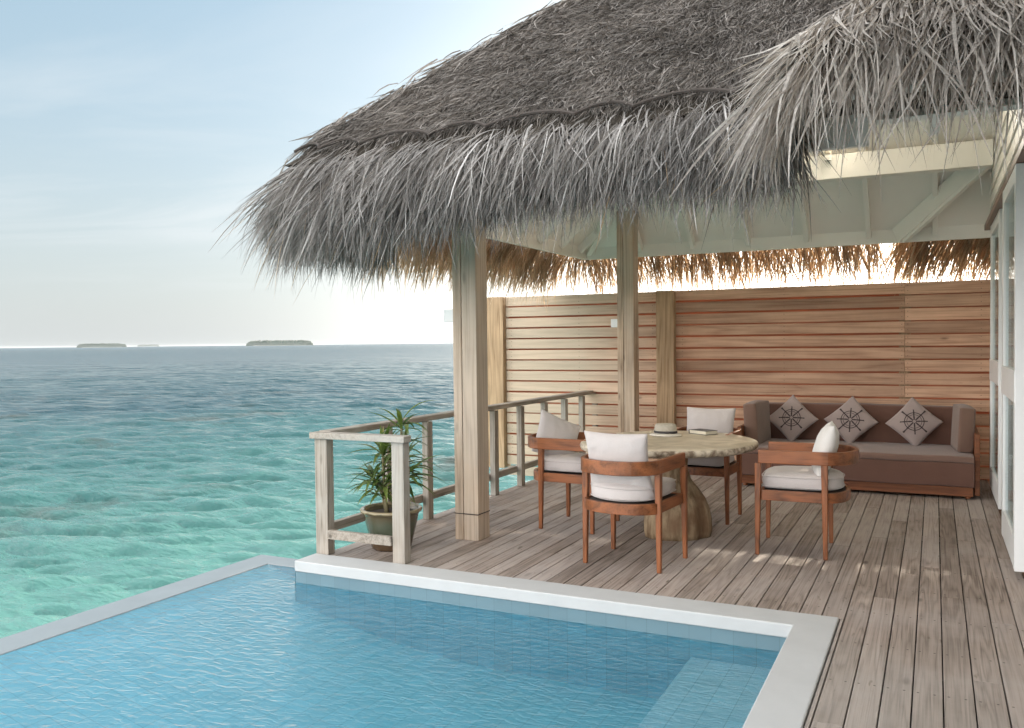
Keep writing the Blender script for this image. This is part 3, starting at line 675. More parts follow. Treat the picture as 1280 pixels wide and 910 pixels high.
def eave(pc, side, n, z, lenf, out0=.05, thick=.26, wmin=.008, wmax=.022, spread=.28, out_dir=.95, droop=1.25, seg=5, ragged=.16, down0=.55, short=0.0):
    """course of leaf blades hanging over the eave edge; side=+1 outward is right of travel. lenf(s)->length"""
    s = rng.random(n)*pc[1][-1]
    p, N, T = sample_path(pc, s); N = N*side
    dep = rng.random(n)**1.2                                # 0 top layer .. 1 underside
    P0 = np.zeros((n,3)); P0[:, :2] = p + N*(out0 - .22*rng.random(n)*(1-dep))[:, None]; P0[:, 2] = z + .03*rng.normal(size=n) - thick*dep
    D = np.zeros((n,3)); od = out_dir*(1-.55*dep)
    D[:, :2] = N*od[:, None] + T*(rng.normal(size=n)*spread)[:, None]; D[:, 2] = -down0 - .5*dep + .10*rng.normal(size=n)
    L = lenf(p, s)*(1-.28*dep)*(1-short*rng.random(n)**1.6)*(1 + ragged*rng.normal(size=n)); L = np.clip(L, .12, 2)
    W = wmin + (wmax-wmin)*rng.random(n)**2
    return ribbons(P0, D, L, np.full(n, droop)*(.7+.6*rng.random(n)), W, seg, .24)
def slope_cover(poly_fn, n, down, up_n, length=(.18,.42), w=(.006,.015), lift=.03, jit=.22):
    P0 = poly_fn(n); n = len(P0); up_n = np.array(up_n, float); up_n /= np.linalg.norm(up_n)
    P0 = P0 + up_n*(rng.random(n)[:, None]*lift)
    D = np.tile(np.array(down, float), (n,1)) + rng.normal(size=(n,3))*jit + up_n*(.10+.08*rng.normal(size=n))[:, None]
    L = rng.uniform(*length, n); W = rng.uniform(*w, n)
    return ribbons(P0, D, L, np.full(n, .18), W, 3, .22)
TZ = 2.90; TX0, TY0, TY1 = -4.32, 5.02, 10.66         # top edge line of the eave course
tr = (TY1-TY0)/2; TRID = TZ + SL*tr; TYM = (TY0+TY1)/2
# thatch body (solid core between ceiling and covering)
def slab2(lo, hi):
    n = len(lo); mm = MB(); mm.add([*lo, *hi], [tuple(range(n)), tuple(range(2*n-1, n-1, -1))]+[(i,(i+1)%n,n+(i+1)%n,n+i) for i in range(n)]); return mm
up = .035
thz = lambda q: TZ - .03 + SL*q
i_ = .10
LA,LB,LC,LD = (RX0-.03,RY0-.03,c0+.0),(RX0-.03,RY1+.03,c0),(1.9,RY1+.03,c0),(RXR,RY0-.03,c0)
m = MB()
Vt = [(TX0,TY0,thz(0)),(TX0,TY1,thz(0)),(RXR,TY1,thz(0)),(RXR,TY0,thz(0)),(TX0+tr,TYM,thz(tr)),(RXR,TYM,thz(tr)),
      (RX0+.02,RY0+.02,c0+.07),(RX0+.02,RY1-.02,c0+.07),(RXR,RY1-.02,c0+.07),(RXR,RY0+.02,c0+.07),(RX0+rise,RYM,RID+.06),(RXR,RYM,RID+.06)]
m.add(Vt, [(0,4,1),(1,4,5,2),(0,3,5,4),(6,7,10),(7,8,11,10),(6,10,11,9),(0,1,7,6),(1,2,8,7),(3,0,6,9)])
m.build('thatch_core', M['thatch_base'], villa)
# main covering, front slope (and the hip)
def front_poly(n):
    q = rng.random(n*2); q = .11 + .05*rng.random(n*2) + (tr-.15)*(q**.9); x = TX0 + q + rng.random(n*2)*(RXR*.45 - TX0 - q)
    k = np.ones(len(x), bool); P = np.stack([x, TY0+q, TZ+SL*q], 1)[k][:n]; return P
def left_poly(n):
    q = tr*(1-np.sqrt(rng.random(n))); y = TY0+q + rng.random(n)*(TY1-TY0-2*q); return np.stack([TX0+q, y, TZ+SL*q], 1)
def rear_poly(n):
    q = tr*rng.random(n); x = TX0+q + rng.random(n)*(RXR-TX0-q); return np.stack([x, TY1-q, TZ+SL*q], 1)
parts = [slope_cover(front_poly, 120000, (0,-1,-SL), (0,-SL,1), (.12,.28), (.003,.0085), .03, .24),
         slope_cover(left_poly, 9000, (-1,0,-SL), (-SL,0,1)),
         slope_cover(rear_poly, 2500, (0,1,-SL), (0,SL,1), (.3,.6), (.015,.03))]
hq = .22 + rng.random(3000)*(tr-.22)                                # hip capping: blades lying across the hip
P0 = np.stack([TX0+hq, TY0+hq, TZ+SL*hq+.02], 1) + rng.normal(size=(3000,3))*.03
D = np.stack([-.45+.35*rng.normal(size=3000), -.75+.3*rng.normal(size=3000), np.full(3000,-.72)+.1*rng.normal(size=3000)], 1)
parts.append(ribbons(P0, D, rng.uniform(.2,.45,3000), np.full(3000,.3), rng.uniform(.006,.016,3000), 3, .2))
V, F = join(parts); np_mesh('thatch_covering', V, F, M['thatch_top'], villa)
# dark tube along the hem in shallow scallops
m = MB(); nodes = [TX0+.12, -3.98, -3.62, -3.05, -2.62, -2.0, -1.62, -1.02, -.55]
pts = []
for a, b in zip(nodes[:-1], nodes[1:]):
    for k in range(12):
        t = k/12; x = a+(b-a)*t; q = .03 + .075*math.sin(math.pi*t)**.8
        pts.append((x, TY0+q-.05, TZ+SL*q+.030))
m.tube(pts, .013, 6)
m.build('hem_line', M['dark'], villa)
# eave courses
def lenA(p, s): return np.interp(p[:,0], [-4.4,-3.6,-2.4,-1.4,-.7], [.72,.76,.60,.52,.60])
pA = path([(-.72,TY0),(TX0,TY0),(TX0,TY1),(-.52,TY1)], .42)
outA = pA[0]
tot = pA[1][-1]
sF = (np.abs(outA[:,1]-TY0) < 1e-6)
fpath = path([(-.70,TY0),(TX0,TY0),(TX0,TY0+1.5)], .42)
parts = [eave(fpath, -1, 25000, TZ-.005, lambda p,s: lenA(p,s), out0=.0, spread=.32, ragged=.20, out_dir=.98, droop=1.15, wmin=.004, wmax=.013, short=.5),
         eave(fpath, -1, 2200, TZ-.03, lambda p,s: lenA(p,s)*1.02, wmin=.010, wmax=.020, thick=.10, out0=0.)]
n = 60                                                # stray long strands
V, F = join(parts); np_mesh('eave_fringe', V, F, M['thatch_eave'], villa)
parts = [eave(fpath, -1, 60, TZ-.1, lambda p,s: lenA(p,s)*1.1, wmin=.006, wmax=.012, ragged=.22, spread=.5)]
V, F = join(parts); np_mesh('stray_leaf_blades', V, F, M['thatch_rear'], villa)
lpath = path([(TX0,TY0+1.4),(TX0,TY1),(-.58,TY1)], .42)
V, F = join([eave(lpath, -1, 3900, TZ-.05, lambda p,s: np.full(len(s), .66), ragged=.2, wmin=.008, wmax=.020)])
np_mesh('eave_fringe', V, F, M['thatch_rear'], villa)
rpath = path([(-.36,TY1),(1.9,TY1)], .1)
n_ = 1500; s = rng.random(n_); dep = rng.random(n_)
P0 = np.stack([-.33+2.2*s, TY1+.05-.1*rng.random(n_), TZ-.05-.25*dep], 1)
D = np.stack([-.42+.18*rng.normal(size=n_), .55+.2*rng.normal(size=n_), -.8+.1*rng.normal(size=n_)], 1)
V, F = ribbons(P0, D, np.clip(.60*(1+.16*rng.normal(size=n_)), .2, 1.2), np.full(n_,.9), rng.uniform(.008,.02,n_), 5, .14)
np_mesh('eave_fringe', V, F, M['thatch_rear'], villa)
# forward step of the roof over the doors
BX0, BY0, BZ = -.60, 4.22, 2.93
BE = 3.4; bw = .80
bt = 3.5
m = MB()
Vb = [(BX0,BY0,BZ-.03),(BE,BY0,BZ-.03),(BE,BY0+bt,BZ-.03+SL*bt),(BX0+bt,BY0+bt,BZ-.03+SL*bt),(BX0,BY0+bw+.1,BZ-.03),(BX0+bt-bw,BY0+bt+.1,BZ-.03+SL*(bt-bw)),
      (BX0+.14,BY0+.14,BZ-.22),(BE,BY0+.14,BZ-.22),(BE,BY0+1.3,BZ-.22+SL*1.16),(BX0+.14,BY0+1.3,BZ-.22+.3)]
m.add(Vb, [(0,1,2,3),(0,3,5,4),(0,6,7,1),(0,4,9,6),(4,5,3,2,8,9)])
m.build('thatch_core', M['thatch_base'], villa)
sl_ = RY0+.3-BY0-.16
m = MB(); lo_ = [(BX0+.16,BY0+.16,BZ-.26),(BE,BY0+.16,BZ-.26),(BE,BY0+.16+sl_,BZ-.26+SL*sl_),(BX0+.16+sl_,BY0+.16+sl_,BZ-.26+SL*sl_)]
m.add(lo_ + [(x, y, z+.035) for x, y, z in lo_], [(0,3,2,1),(4,5,6,7),(0,1,5,4),(1,2,6,5),(2,3,7,6),(3,0,4,7)])
m.build('soffit', M['ceil'], villa)
def b_front(n):
    q = bt*rng.random(n); x = BX0 + q + rng.random(n)*(1.6-BX0-q*0.5); return np.stack([x, BY0+q, BZ+SL*q], 1)
def b_west(n):
    t = rng.random(n)*(bt-.4); y = BY0 + t + rng.random(n)*(bw); q = np.minimum(t, bt); return np.stack([BX0+q, y, BZ+SL*q], 1)
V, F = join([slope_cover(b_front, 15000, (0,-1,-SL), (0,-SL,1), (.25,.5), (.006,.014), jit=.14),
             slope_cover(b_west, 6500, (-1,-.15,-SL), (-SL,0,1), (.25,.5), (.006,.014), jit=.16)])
np_mesh('thatch_covering', V, F, M['thatch_hazed'], villa)
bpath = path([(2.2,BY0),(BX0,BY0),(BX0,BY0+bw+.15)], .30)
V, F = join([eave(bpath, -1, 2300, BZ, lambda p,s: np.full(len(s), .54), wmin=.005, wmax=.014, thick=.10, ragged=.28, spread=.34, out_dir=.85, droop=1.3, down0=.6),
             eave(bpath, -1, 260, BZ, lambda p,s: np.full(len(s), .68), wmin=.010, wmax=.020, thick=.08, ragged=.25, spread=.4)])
np_mesh('eave_fringe', V, F, M['thatch_hazed'], villa)

# ------------------------------------------------------------------ dining table
tcx, tcy = -1.935, 6.80
table = thing('dining_table', 'round stone topped dining table on a tree stump base', 'table', (tcx, tcy, 0))
def tabmat():
    m, nt = newmat('petrified_top'); t = nd(nt, 'ShaderNodeTexCoord'); P = t.outputs['Object']
    a = nd(nt, 'ShaderNodeTexNoise', Vector=P, Scale=3.5, Detail=7.0, Roughness=.65, Distortion=1.0)
    b = nd(nt, 'ShaderNodeTexNoise', Vector=P, Scale=22.0, Detail=4.0)
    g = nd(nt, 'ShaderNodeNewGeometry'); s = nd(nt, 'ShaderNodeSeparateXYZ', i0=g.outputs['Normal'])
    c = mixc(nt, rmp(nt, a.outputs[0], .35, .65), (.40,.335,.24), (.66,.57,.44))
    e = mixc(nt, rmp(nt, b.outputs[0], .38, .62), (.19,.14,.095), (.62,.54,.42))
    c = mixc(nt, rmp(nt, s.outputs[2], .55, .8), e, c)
    surf(nt, c, .42, .4, b.outputs[0], .35, .01); return m
M['table'] = tabmat()
def wob(a, z=0): return 1 + .035*math.sin(2*a+.6) + .025*math.sin(3*a+2.1) + .009*math.sin(7*a) + .004*math.sin(13*a+1)
m = MB()
m.lathe([(.0,.680),(.55,.680),(.635,.684),(.662,.698),(.672,.722),(.664,.742),(.645,.750),(.42,.751),(0,.751)], (tcx,tcy,0), 96, wob)
m.v = [(x, tcy+(y-tcy)*1.12, z) for x, y, z in m.v]
m.build('tabletop', M['table'], table, smooth=True)
def barkmat():
    m, nt = newmat('stump_wood'); t = nd(nt, 'ShaderNodeTexCoord')
    v = nd(nt, 'ShaderNodeVectorMath', {'operation': 'MULTIPLY'}, i0=t.outputs['Object'], i1=(9,9,1.4))
    a = nd(nt, 'ShaderNodeTexNoise', Vector=v.outputs[0], Scale=1.6, Detail=6.0, Roughness=.65)
    b = nd(nt, 'ShaderNodeTexNoise', Vector=t.outputs['Object'], Scale=3.0, Detail=4.0)
    c = mixc(nt, rmp(nt, a.outputs[0], .35, .62), (.14,.085,.045), (.40,.30,.19))
    c = mixc(nt, rmp(nt, b.outputs[0], .52, .64, 0, .75), c, (.16,.085,.045))
    surf(nt, c, .7, .25, a.outputs[0], .6, .02); return m
m = MB()
m.lathe([(.0,.0),(.258,.0),(.268,.05),(.265,.14),(.248,.23),(.215,.31),(.165,.385),(.115,.45),(.09,.54),(.095,.62),(.15,.692),(0,.692)], (tcx+.075,tcy-.06,0), 64,
        lambda a, z: 1 + .05*math.sin(3*a+1) + .03*math.sin(5*a+z*4) + .02*math.sin(11*a+2))
m.build('stump_base', barkmat(), table, smooth=True)

# ------------------------------------------------------------------ chairs
chairs_g = 'teak armchairs round the dining table'
def horseshoe(w, yf, yb, dep, n=22, taper=0.0):
    pts = [(-w, yf), (-w, (yf+yb)/2)]
    for i in range(n+1):
        a = math.pi*i/n
        pts.append((-w*math.cos(a), yb - dep*math.sin(a)**.9))
    pts += [(w, (yf+yb)/2), (w, yf)]
    return pts
def band(pts, z0, z1, th, sag=0.0):
    m = MB(); n = len(pts); vs = []
    for i, (x, y) in enumerate(pts):
        a = Vector(pts[max(i-1,0)]); b = Vector(pts[min(i+1,n-1)]); d = (b-a).normalized(); nn = Vector((-d.y, d.x))
        for o, z in ((-th/2,z0),(th/2,z0),(th/2,z1),(-th/2,z1)): vs.append((x+nn.x*o, y+nn.y*o, z))
    fs = [(0,1,2,3), (4*n-1,4*n-2,4*n-3,4*n-4)]
    for i in range(n-1):
        for k in range(4): fs.append((4*i+k, 4*(i+1)+k, 4*(i+1)+(k+1)%4, 4*i+(k+1)%4))
    return m.add(vs, fs)
def cushion_slab(outline, z0, z1, crown=.02, r=.035):
    """seat pad from an outline: rings inset towards the middle"""
    n = len(outline); c = Vector((sum(p[0] for p in outline)/n, sum(p[1] for p in outline)/n)); rings = []
    h = z1-z0
    for ins, z in ((.12,z0),(.03,z0+.006),(0,z0+.025),(-.008,(z0+z1)/2),(0,z1-.03),(.025,z1-.008),(.07,z1),(.30,z1+crown*.7),(.65,z1+crown),(.93,z1+crown*1.05)):
        rings.append([((p[0]-c.x)*(1-ins)+c.x, (p[1]-c.y)*(1-ins)+c.y, z + .003*math.sin(9*p[0]+5*p[1])) for p in outline])
    m = MB(); vs = [q for rr in rings for q in rr]; fs = [tuple(range(n-1,-1,-1)), tuple((len(rings)-1)*n+i for i in range(n))]
    for k in range(len(rings)-1):
        for i in range(n): fs.append((k*n+i, k*n+(i+1)%n, (k+1)*n+(i+1)%n, (k+1)*n+i))
    return m.add(vs, fs)
chair = thing('dining_chair', 'x', 'chair', (0,0,0), chairs_g, world_parts=False)
hs = horseshoe(.275, .235, -.20, .215)
band(hs, .662, .756, .030).build('arm_band', M['teak'], chair, bevel=.006, smooth=False)
ap = horseshoe(.262, .215, -.19, .17)
mm = band(ap, .395, .468, .028); mm.box(-.25,.25,.205,.232,.397,.466); mm.build('seat_frame', M['teak'], chair, bevel=.004)
mm = MB(); mm.prism([(p[0]*.94, p[1]*.94) for p in ap], .445, .462); mm.build('seat_board', M['dark'], chair)
for x, y in ((-.275,.235),(.275,.235),(-.27,-.215),(.27,-.215)):
    mm = MB(); top = .662 if y > 0 else .664
    mm.bar((x*1.02, y*1.03, 0), (x, y, top), .030, .030, (0,1,0), .044, .046); mm.build('leg', M['teakz'], chair, bevel=.006)
seat_out = [(p[0]*.90, p[1]*.95+.005) for p in horseshoe(.262, .215, -.18, .17)]
seat_out[0] = (seat_out[0][0]*.94, seat_out[0][1]); seat_out[-1] = (seat_out[-1][0]*.94, seat_out[-1][1])
seat_out = seat_out + [(.15,.222),(0,.226),(-.15,.222)]
cs = cushion_slab(seat_out, .474, .575, .022).build('seat_cushion', M['linen'], chair, smooth=True)
pl = MB()
for z_ in (.49,.56):
    pl.tube([(p[0]*1.012, p[1]*1.012, z_) for p in seat_out]+[(seat_out[0][0]*1.012, seat_out[0][1]*1.012, z_)], .0035, 5)
pl.build('piping', M['linen'], cs)
chair.location = (-1.895, 5.80, 0); chair.rotation_euler = (0,0,R(-6))
chair['label'] = 'teak armchair nearest the pool, seen from behind with its pale back cushion'
dup(chair, (-2.70, 6.76, 0), R(-92), 'teak armchair between the railing and the table with a tilted cushion', chairs_g)
dup(chair, (-.915, 6.62, 0), R(92), 'teak armchair in front of the sofa seen from its side', chairs_g)
dup(chair, (-1.83, 7.50, 0), R(178), 'teak armchair behind the table facing the pool, half hidden by the tabletop', chairs_g)

# ------------------------------------------------------------------ loose pillows
def pillow_h(u, v, T, pu=2.4): return T*(max(0, 1-abs(u)**pu)*max(0, 1-abs(v)**pu))**.52
def pillow(name, label, cat, w, h, T, mat, loc, rot, group, seed=0, n=26, wr=.004, pinch=.06, extra=None):
    r = random.Random(seed); ph = [r.uniform(0,6.28) for _ in range(6)]
    vs = []; idx = {}
    def xy(u, v):
        return (u*w/2*(1-pinch*(1-v*v)) , v*h/2*(1-pinch*(1-u*u)))
    fs = []
    for sgn in (1,-1):
        for j in range(n+1):
            for i in range(n+1):
                u = -1+2*i/n; v = -1+2*j/n
                u = math.copysign(abs(u)**.8, u); v = math.copysign(abs(v)**.8, v)
                x, y = xy(u, v); e = max(abs(u), abs(v))
                t = pillow_h(u, v, T/2)
                t += wr*(1-e**6)*(math.sin(14*u+ph[0]+3*v)*.5+math.sin(11*v+ph[1]+4*u)*.5+math.sin(23*u*v+ph[2])*.6)*(.4+abs(u*v))
                if e >= .9999: 
                    key = (i,j)
                    if key in idx: continue
                    idx[key] = len(vs); vs.append((x, 0, y))
                else:
                    idx[(sgn,i,j)] = len(vs); vs.append((x, -sgn*t, y))
    g = lambda s,i,j: idx.get((i,j), idx.get((s,i,j)))
    for s in (1,-1):
        for j in range(n):
            for i in range(n):
                q = (g(s,i,j), g(s,i+1,j), g(s,i+1,j+1), g(s,i,j+1)); fs.append(q if s > 0 else q[::-1])
    m = MB(); m.add(vs, fs); o = m.build(name, mat, None, smooth=True)
    o.location = loc; o.rotation_euler = rot; tag(o, label, cat, group)
    if extra: extra(o, w, h, T, pinch)
    return o
pg = 'loose pale cushions on the dining chairs'
def on_chair(cx, cy, rz, label, yaw=0, roll=0, tilt=-14, w=.47, h=.42, T=.15, seed=0, back=-.285, z=.775, side=0, mat='linen'):
    v = Matrix.Rotation(rz, 3, 'Z') @ Vector((side, back, 0))
    e = (Matrix.Rotation(rz+R(yaw), 4, 'Z') @ Matrix.Rotation(R(180), 4, 'Z') @ Matrix.Rotation(R(tilt), 4, 'X') @ Matrix.Rotation(R(roll), 4, 'Y')).to_euler()
    pillow('back_cushion', label, 'cushion', w, h, T, M[mat], (cx+v.x, cy+v.y, z), e, pg, seed)
on_chair(-1.895, 5.80, R(-6), 'pale back cushion on the armchair nearest the pool', seed=1, z=.735, back=-.26)
on_chair(-2.70, 6.76, R(-92), 'pale cushion tilted over one corner on the armchair beside the railing', yaw=-34, roll=26, seed=2, w=.40, h=.40, z=.725, back=-.20, tilt=-20)
on_chair(-.915, 6.62, R(92), 'white cushion seen edge on in the armchair before the sofa', seed=3, w=.42, h=.40, T=.16, z=.745, back=-.20, tilt=-16, mat='linen_white', yaw=6)
on_chair(-1.83, 7.50, R(178), 'pale cushion on the armchair behind the table', seed=4, z=.735, back=-.25, w=.45)

# ------------------------------------------------------------------ hat and book
hat = thing('sun_hat', 'straw sun hat with dark ribbon lying on the table', 'hat', (-2.03, 7.06, .7515))
m = MB(); hc = (-2.03, 7.06, .752)
m.lathe([(.083,.004),(.088,.012),(.086,.055),(.080,.088),(.070,.098),(.045,.096),(0,.091)], hc, 40, lambda a, z: 1+.10*math.cos(2*a)); m.build('crown', plain('straw', (.42,.38,.31), .85, .2, 60), hat, smooth=True)
m = MB(); m.lathe([(.080,.010),(.125,.002),(.128,.006),(.110,.014),(.086,.020)], hc, 40, lambda a, z: 1+.08*math.cos(2*a)); m.build('brim', plain('pale_straw', (.66,.61,.53), .85, .15, 60), hat, smooth=True)
m = MB(); m.lathe([(.0885,.022),(.0905,.024),(.0900,.040),(.0875,.041)], hc, 40, lambda a, z: 1+.10*math.cos(2*a)); m.build('ribbon', plain('black_ribbon', (.03,.025,.025), .6), hat, smooth=True)
book = thing('book', 'thick paperback book lying on the table', 'book', (-1.77, 7.30, .7515), rz=R(-32), world_parts=False)
m = MB(); m.box(-.098,.094,-.066,.066,.004,.030); m.build('pages', plain('paper', (.72,.66,.53), .9, .08, 40), book, bevel=.001)
m = MB(); m.box(-.102,.100,-.070,.070,.0303,.0335); m.box(-.102,.100,-.070,.070,.0,.0035); m.box(-.103,-.0995,-.070,.070,.0,.033); m.build('cover', plain('black_cover', (.035,.033,.035), .4), book, bevel=.0008)

# ------------------------------------------------------------------ sofa
sofa = thing('sofa', 'brown upholstered daybed sofa with teak frame against the slat fence', 'sofa', (-.75, 9.8, 0))
SX0, SX1, SY0, SY1 = -1.86, .36, 9.22, 10.36
m = MB(); m.box(SX0+.02, SX1-.03, SY0+.03, SY0+.065, .030, .118); m.box(SX0+.02,SX1-.03,SY1-.05,SY1-.01,.03,.118)
m.box(SX0+.02,SX0+.06,SY0+.066,SY1-.051,.03,.118); m.box(SX1-.07,SX1-.03,SY0+.066,SY1-.051,.03,.118)
m.build('base_frame', M['teakx'], sofa, bevel=.005)
for x in (SX0+.05, SX1-.07):
    for y in (SY0+.10, SY1-.1):
        m = MB(); m.lathe([(.018,0),(.024,.004),(.024,.026),(.018,.03)], (x,y,0), 16); m.build('foot', M['teakz'], sofa)
def softbox(x0,x1,y0,y1,z0,z1,name,mat,bev=.03,par=None,puff=.012,seed=0):
    r = random.Random(seed); nx_, ny_, nz_ = 14, 8, 5
    bm = bmesh.new(); bmesh.ops.create_cube(bm, size=2.0); bmesh.ops.subdivide_edges(bm, edges=bm.edges[:], cuts=9, use_grid_fill=True)
    ph = [r.uniform(0,6) for _ in range(6)]
    cx, cy, cz = (x0+x1)/2, (y0+y1)/2, (z0+z1)/2; hx, hy, hz_ = (x1-x0)/2, (y1-y0)/2, (z1-z0)/2
    for v in bm.verts:
        u, w, t = v.co
        def prof(a, b): return (1-a*a)*(1-b*b)
        px = u*hx + math.copysign(puff*prof(w,t), u)*(abs(u) > .99)
        py = w*hy + math.copysign(puff*prof(u,t), w)*(abs(w) > .99)
        pz = t*hz_ + math.copysign(puff*1.3*prof(u,w), t)*(abs(t) > .99)
        d = .004*(math.sin(7*px+ph[0]+9*py)+math.sin(11*px-6*pz+ph[1]))
        # rounded edges
        k = sum(1 for a in (u,w,t) if abs(a) > .99)
        v.co = (cx+px, cy+py+d*.5, cz+pz+d*.6)
    me = bpy.data.meshes.new(name); bm.to_mesh(me); bm.free()
    o0 = ORG.get(par, (0,0,0)) if par else (0,0,0)
    for v in me.vertices: v.co -= Vector(o0)
    o = finish(me, name, mat, par, bevel=bev, smooth=True, seg=3); return o
softbox(SX0+.01,SX1-.02,SY0+.005,SY1-.02,.122,.352,'skirt_base',M['sofa'],.012,sofa,.004,1)
softbox(SX0+.012,SX1-.022,SY0,SY1-.18,.355,.415,'mattress',M['sofa_light'],.02,sofa,.006,2)
softbox(SX0+.02,SX1-.03,SY1-.175,SY1-.02,.357,.815,'backrest',M['sofa'],.03,sofa,.012,3)
m = MB(); m.box(SX1-.015,SX1+.03,SY0+.10,SY1-.05,.03,.62); m.build('arm_panel', M['teakx'], sofa, bevel=.005)
m = MB(); m.box(SX0-.035,SX0+.006,SY0+.10,SY1-.05,.03,.62); m.build('arm_panel', M['teakx'], sofa, bevel=.005)
bg_ = 'brown bolsters at the sofa ends'
for x0, y0, lb, rz_, sd in ((SX0+.03, 9.42, 'brown square bolster standing at the end of the sofa behind the table', -4, 11), (SX1-.19, 9.46, 'brown square bolster standing at the sofa end beside the glass doors', 5, 12)):
    o_ = softbox(-.07,.07,-.30,.30,0,.435,'sofa_bolster',M['bolster'],.035,None,.016,sd); o_.location = (x0+.075, y0+.36, .418); o_.rotation_euler = (0, R(3 if rz_ > 0 else -3), R(rz_)); tag(o_, lb, 'cushion', bg_)
def wheel(o, w, h, T, pinch):
    """ship's wheel print lying on the pillow's front face"""
    S = min(w, h)/2
    def on(px, py):
        # invert the pinch roughly
        u, v = px/(w/2), py/(h/2)
        for _ in range(3): u, v = px/(w/2*(1-pinch*(1-v*v))), py/(h/2*(1-pinch*(1-u*u)))
        return (px, -(pillow_h(u, v, T/2)+.0045), py)
    m = MB(); ca = R(45)
    def strip(pl_, wd):
        vs = []; n = len(pl_)
        for i, (x, y) in enumerate(pl_):
            a = Vector(pl_[max(i-1,0)]); b = Vector(pl_[min(i+1,n-1)]); d = (b-a).normalized(); w_ = wd(i/(n-1)) if callable(wd) else wd
            vs += [on(x-d.y*w_/2, y+d.x*w_/2), on(x+d.y*w_/2, y-d.x*w_/2)]
        m.add(vs, [(2*i, 2*i+1, 2*i+3, 2*i+2) for i in range(n-1)])
    for rr, wd in ((.47*S, .020*S*2), (.36*S, .012*S*2), (.10*S, .014*S*2)):
        strip([(rr*math.cos(2*math.pi*i/48), rr*math.sin(2*math.pi*i/48)) for i in range(49)], wd)
    for k in range(8):
        a = 2*math.pi*k/8
        strip([(q*S*math.cos(a), q*S*math.sin(a)) for q in np.linspace(.10,.80,16)], lambda t: S*(.045+.028*abs(math.sin(t*9.0))+(.03 if t > .93 else 0)))
    b = m.build('wheel_print', M['print'], None); b.parent = o
    b.rotation_euler = (0, R(-45), 0)
    for v in b.data.vertices: pass
wg = "diamond set cushions with a ship's wheel print on the sofa"
for i, (x, y, z, rr, yw, lb) in enumerate((( -1.435, 10.06, .655, 45, 0, "taupe cushion with ship's wheel print nearest the dining table"),
                           (-.82, 10.06, .652, 47, -2, "middle one of the three taupe ship's wheel cushions on the sofa"),
                           (-.195, 10.06, .650, 42, 3, "taupe cushion with ship's wheel print nearest the glass doors"))):
    e = (Matrix.Rotation(R(yw), 4, 'Z') @ Matrix.Rotation(R(-17), 4, 'X') @ Matrix.Rotation(R(rr), 4, 'Y')).to_euler()
    pillow('wheel_cushion', lb, 'cushion', .40, .40, .13, M['taupe'], (x, y, z), e, wg, 20+i, extra=wheel, wr=.002)

# ------------------------------------------------------------------ potted plant
pcx, pcy = -3.70, 5.44
plant = thing('potted_plant', 'leafy dracaena in a glazed green pot at the railing corner', 'plant', (pcx, pcy, 0))
def potmat():
    m, nt = newmat('glazed_pot'); t = nd(nt, 'ShaderNodeTexCoord'); s = nd(nt, 'ShaderNodeSeparateXYZ', i0=t.outputs['Object'])
    n = nd(nt, 'ShaderNodeTexNoise', Vector=t.outputs['Object'], Scale=9.0, Detail=5.0)
    z = mth(nt, 'ADD', s.outputs[2], mth(nt, 'MULTIPLY', mth(nt, 'SUBTRACT', n.outputs[0], .5), .06))
    c = mixc(nt, rmp(nt, z, .05, .12), (.10,.062,.035), (.075,.088,.058))
    c = mixc(nt, rmp(nt, z, .20, .25), c, (.10,.085,.05)); c = mixc(nt, rmp(nt, z, .285, .295), c, (.27,.22,.13))
    surf(nt, c, .22, .5, n.outputs[0], .15, .004); return m
m = MB(); m.lathe([(.0,.0),(.135,.0),(.150,.015),(.170,.10),(.195,.20),(.205,.255),(.215,.275),(.232,.285),(.236,.300),(.226,.310),(.208,.306),(.200,.28),(.19,.262),(0,.262)], (pcx,pcy,0), 48)
m.build('pot', potmat(), plant, smooth=True)
m = MB(); m.lathe([(0,.27),(.10,.275),(.197,.266),(.197,.262)], (pcx,pcy,0), 32); m.build('soil', plain('soil', (.05,.035,.025), .95, .4, 40), plant, smooth=True)
pr = random.Random(9)
canes = [((-.03,-.02),(-.07,.0,.74),2), ((.05,.03),(.07,.05,.93),3), ((0,.06),(.02,.12,.62),1), ((-.06,.02),(-.13,-.03,.52),1), ((.07,-.05),(.16,-.02,.60),1), ((-.01,-.03),(-.03,-.06,.46),1)]
st = MB(); lf = MB()
def leaf_blade(base, d, L, w, droop):
    p = Vector(base); d = d.normalized(); n = 7; vs = []
    for k in range(n+1):
        t = k/n; ww = w*math.sin(math.pi*min(1, .12+.88*t))**.75*(1 if t < .5 else (1-(t-.5)*1.2)) if k < n else .001
        sd = d.cross(Vector((0,0,1)))
        if sd.length < .05: sd = Vector((1,0,0))
        sd.normalize(); upv = sd.cross(d).normalized()
        vs += [p - sd*ww/2 + upv*ww*.18, p - upv*ww*.02, p + sd*ww/2 + upv*ww*.18]
        p = p + d*(L/n); d = (d + Vector((0,0,-droop/n))).normalized()
    lf.add(vs, [f for k in range(n) for f in ((3*k,3*k+1,3*k+4,3*k+3),(3*k+1,3*k+2,3*k+5,3*k+4))])
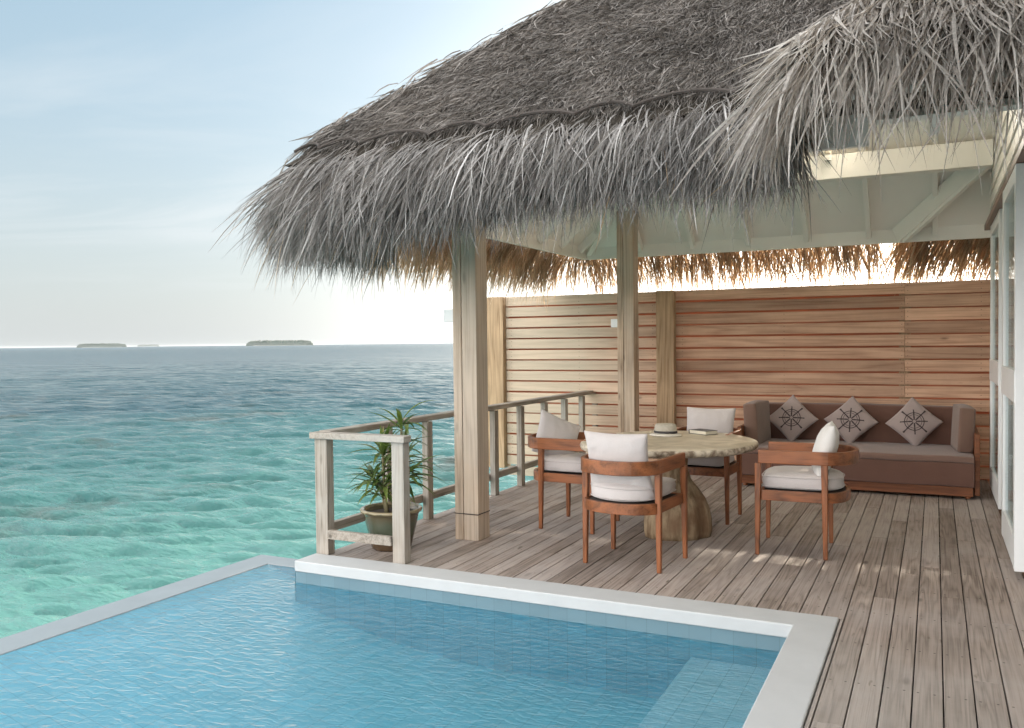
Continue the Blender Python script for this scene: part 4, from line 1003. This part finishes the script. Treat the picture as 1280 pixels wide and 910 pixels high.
for (bx, by), (tx, ty, tz), nw in canes:
    b = Vector((pcx+bx, pcy+by, .255)); t = Vector((pcx+tx, pcy+ty, tz)); mid = (b+t)/2 + Vector((pr.uniform(-.02,.02), pr.uniform(-.02,.02), 0))
    st.tube([b, mid, t], [.013,.011,.008], 8)
    for wv in range(nw+1):
        f = 1 - wv*.22
        c = b.lerp(t, f)
        cnt = 15 if wv == 0 else 9
        for q in range(cnt):
            a = q*2.399 + pr.uniform(-.3,.3); el = pr.uniform(.05, 1.25) if wv == 0 else pr.uniform(-.1,.65)
            d = Vector((math.cos(a)*math.cos(el), math.sin(a)*math.cos(el), math.sin(el)))
            leaf_blade(c + Vector((0,0,pr.uniform(-.05,.03))), d, pr.uniform(.20,.36), pr.uniform(.028,.042), pr.uniform(.5,1.5))
def leafmat():
    m, nt = newmat('plant_leaf'); g = nd(nt, 'ShaderNodeNewGeometry'); ri = g.outputs['Random Per Island']
    c = mixc(nt, ri, (.055,.10,.03), (.17,.22,.06)); c = mixc(nt, rmp(nt, mth(nt,'FRACT',mth(nt,'MULTIPLY',ri,9.3)), .88, 1.0), c, (.24,.22,.08))
    d = nd(nt, 'ShaderNodeBsdfPrincipled', Roughness=.38); nt.links.new(c, d.inputs['Base Color'])
    tr = nd(nt, 'ShaderNodeBsdfTranslucent', Color=mixc(nt, 1.0, c, (1.3,1.5,.6), 'MULTIPLY'))
    mx = nd(nt, 'ShaderNodeMixShader', i0=.3, i1=d.outputs[0], i2=tr.outputs[0]); nd(nt, 'ShaderNodeOutputMaterial', Surface=mx.outputs[0]); return m
st.build('stems', plain('cane', (.20,.17,.09), .8, .3, 40), plant, smooth=True)
lf.build('foliage', leafmat(), plant, smooth=True)

# ------------------------------------------------------------------ sea air
hm, nt = newmat('sea_air'); nd(nt, 'ShaderNodeOutputMaterial', Volume=nd(nt, 'ShaderNodeVolumePrincipled', Color=(.90,.95,1.0,1), Density=3.6e-5, Anisotropy=0.3).outputs[0])
m = MB(); m.box(-15000, 15000, -4000, 15000, SEA-3.5, 7.0); hz_o = m.build('haze', hm); tag(hz_o, 'thin bright sea air between the terrace and the islands', 'haze', kind='stuff')
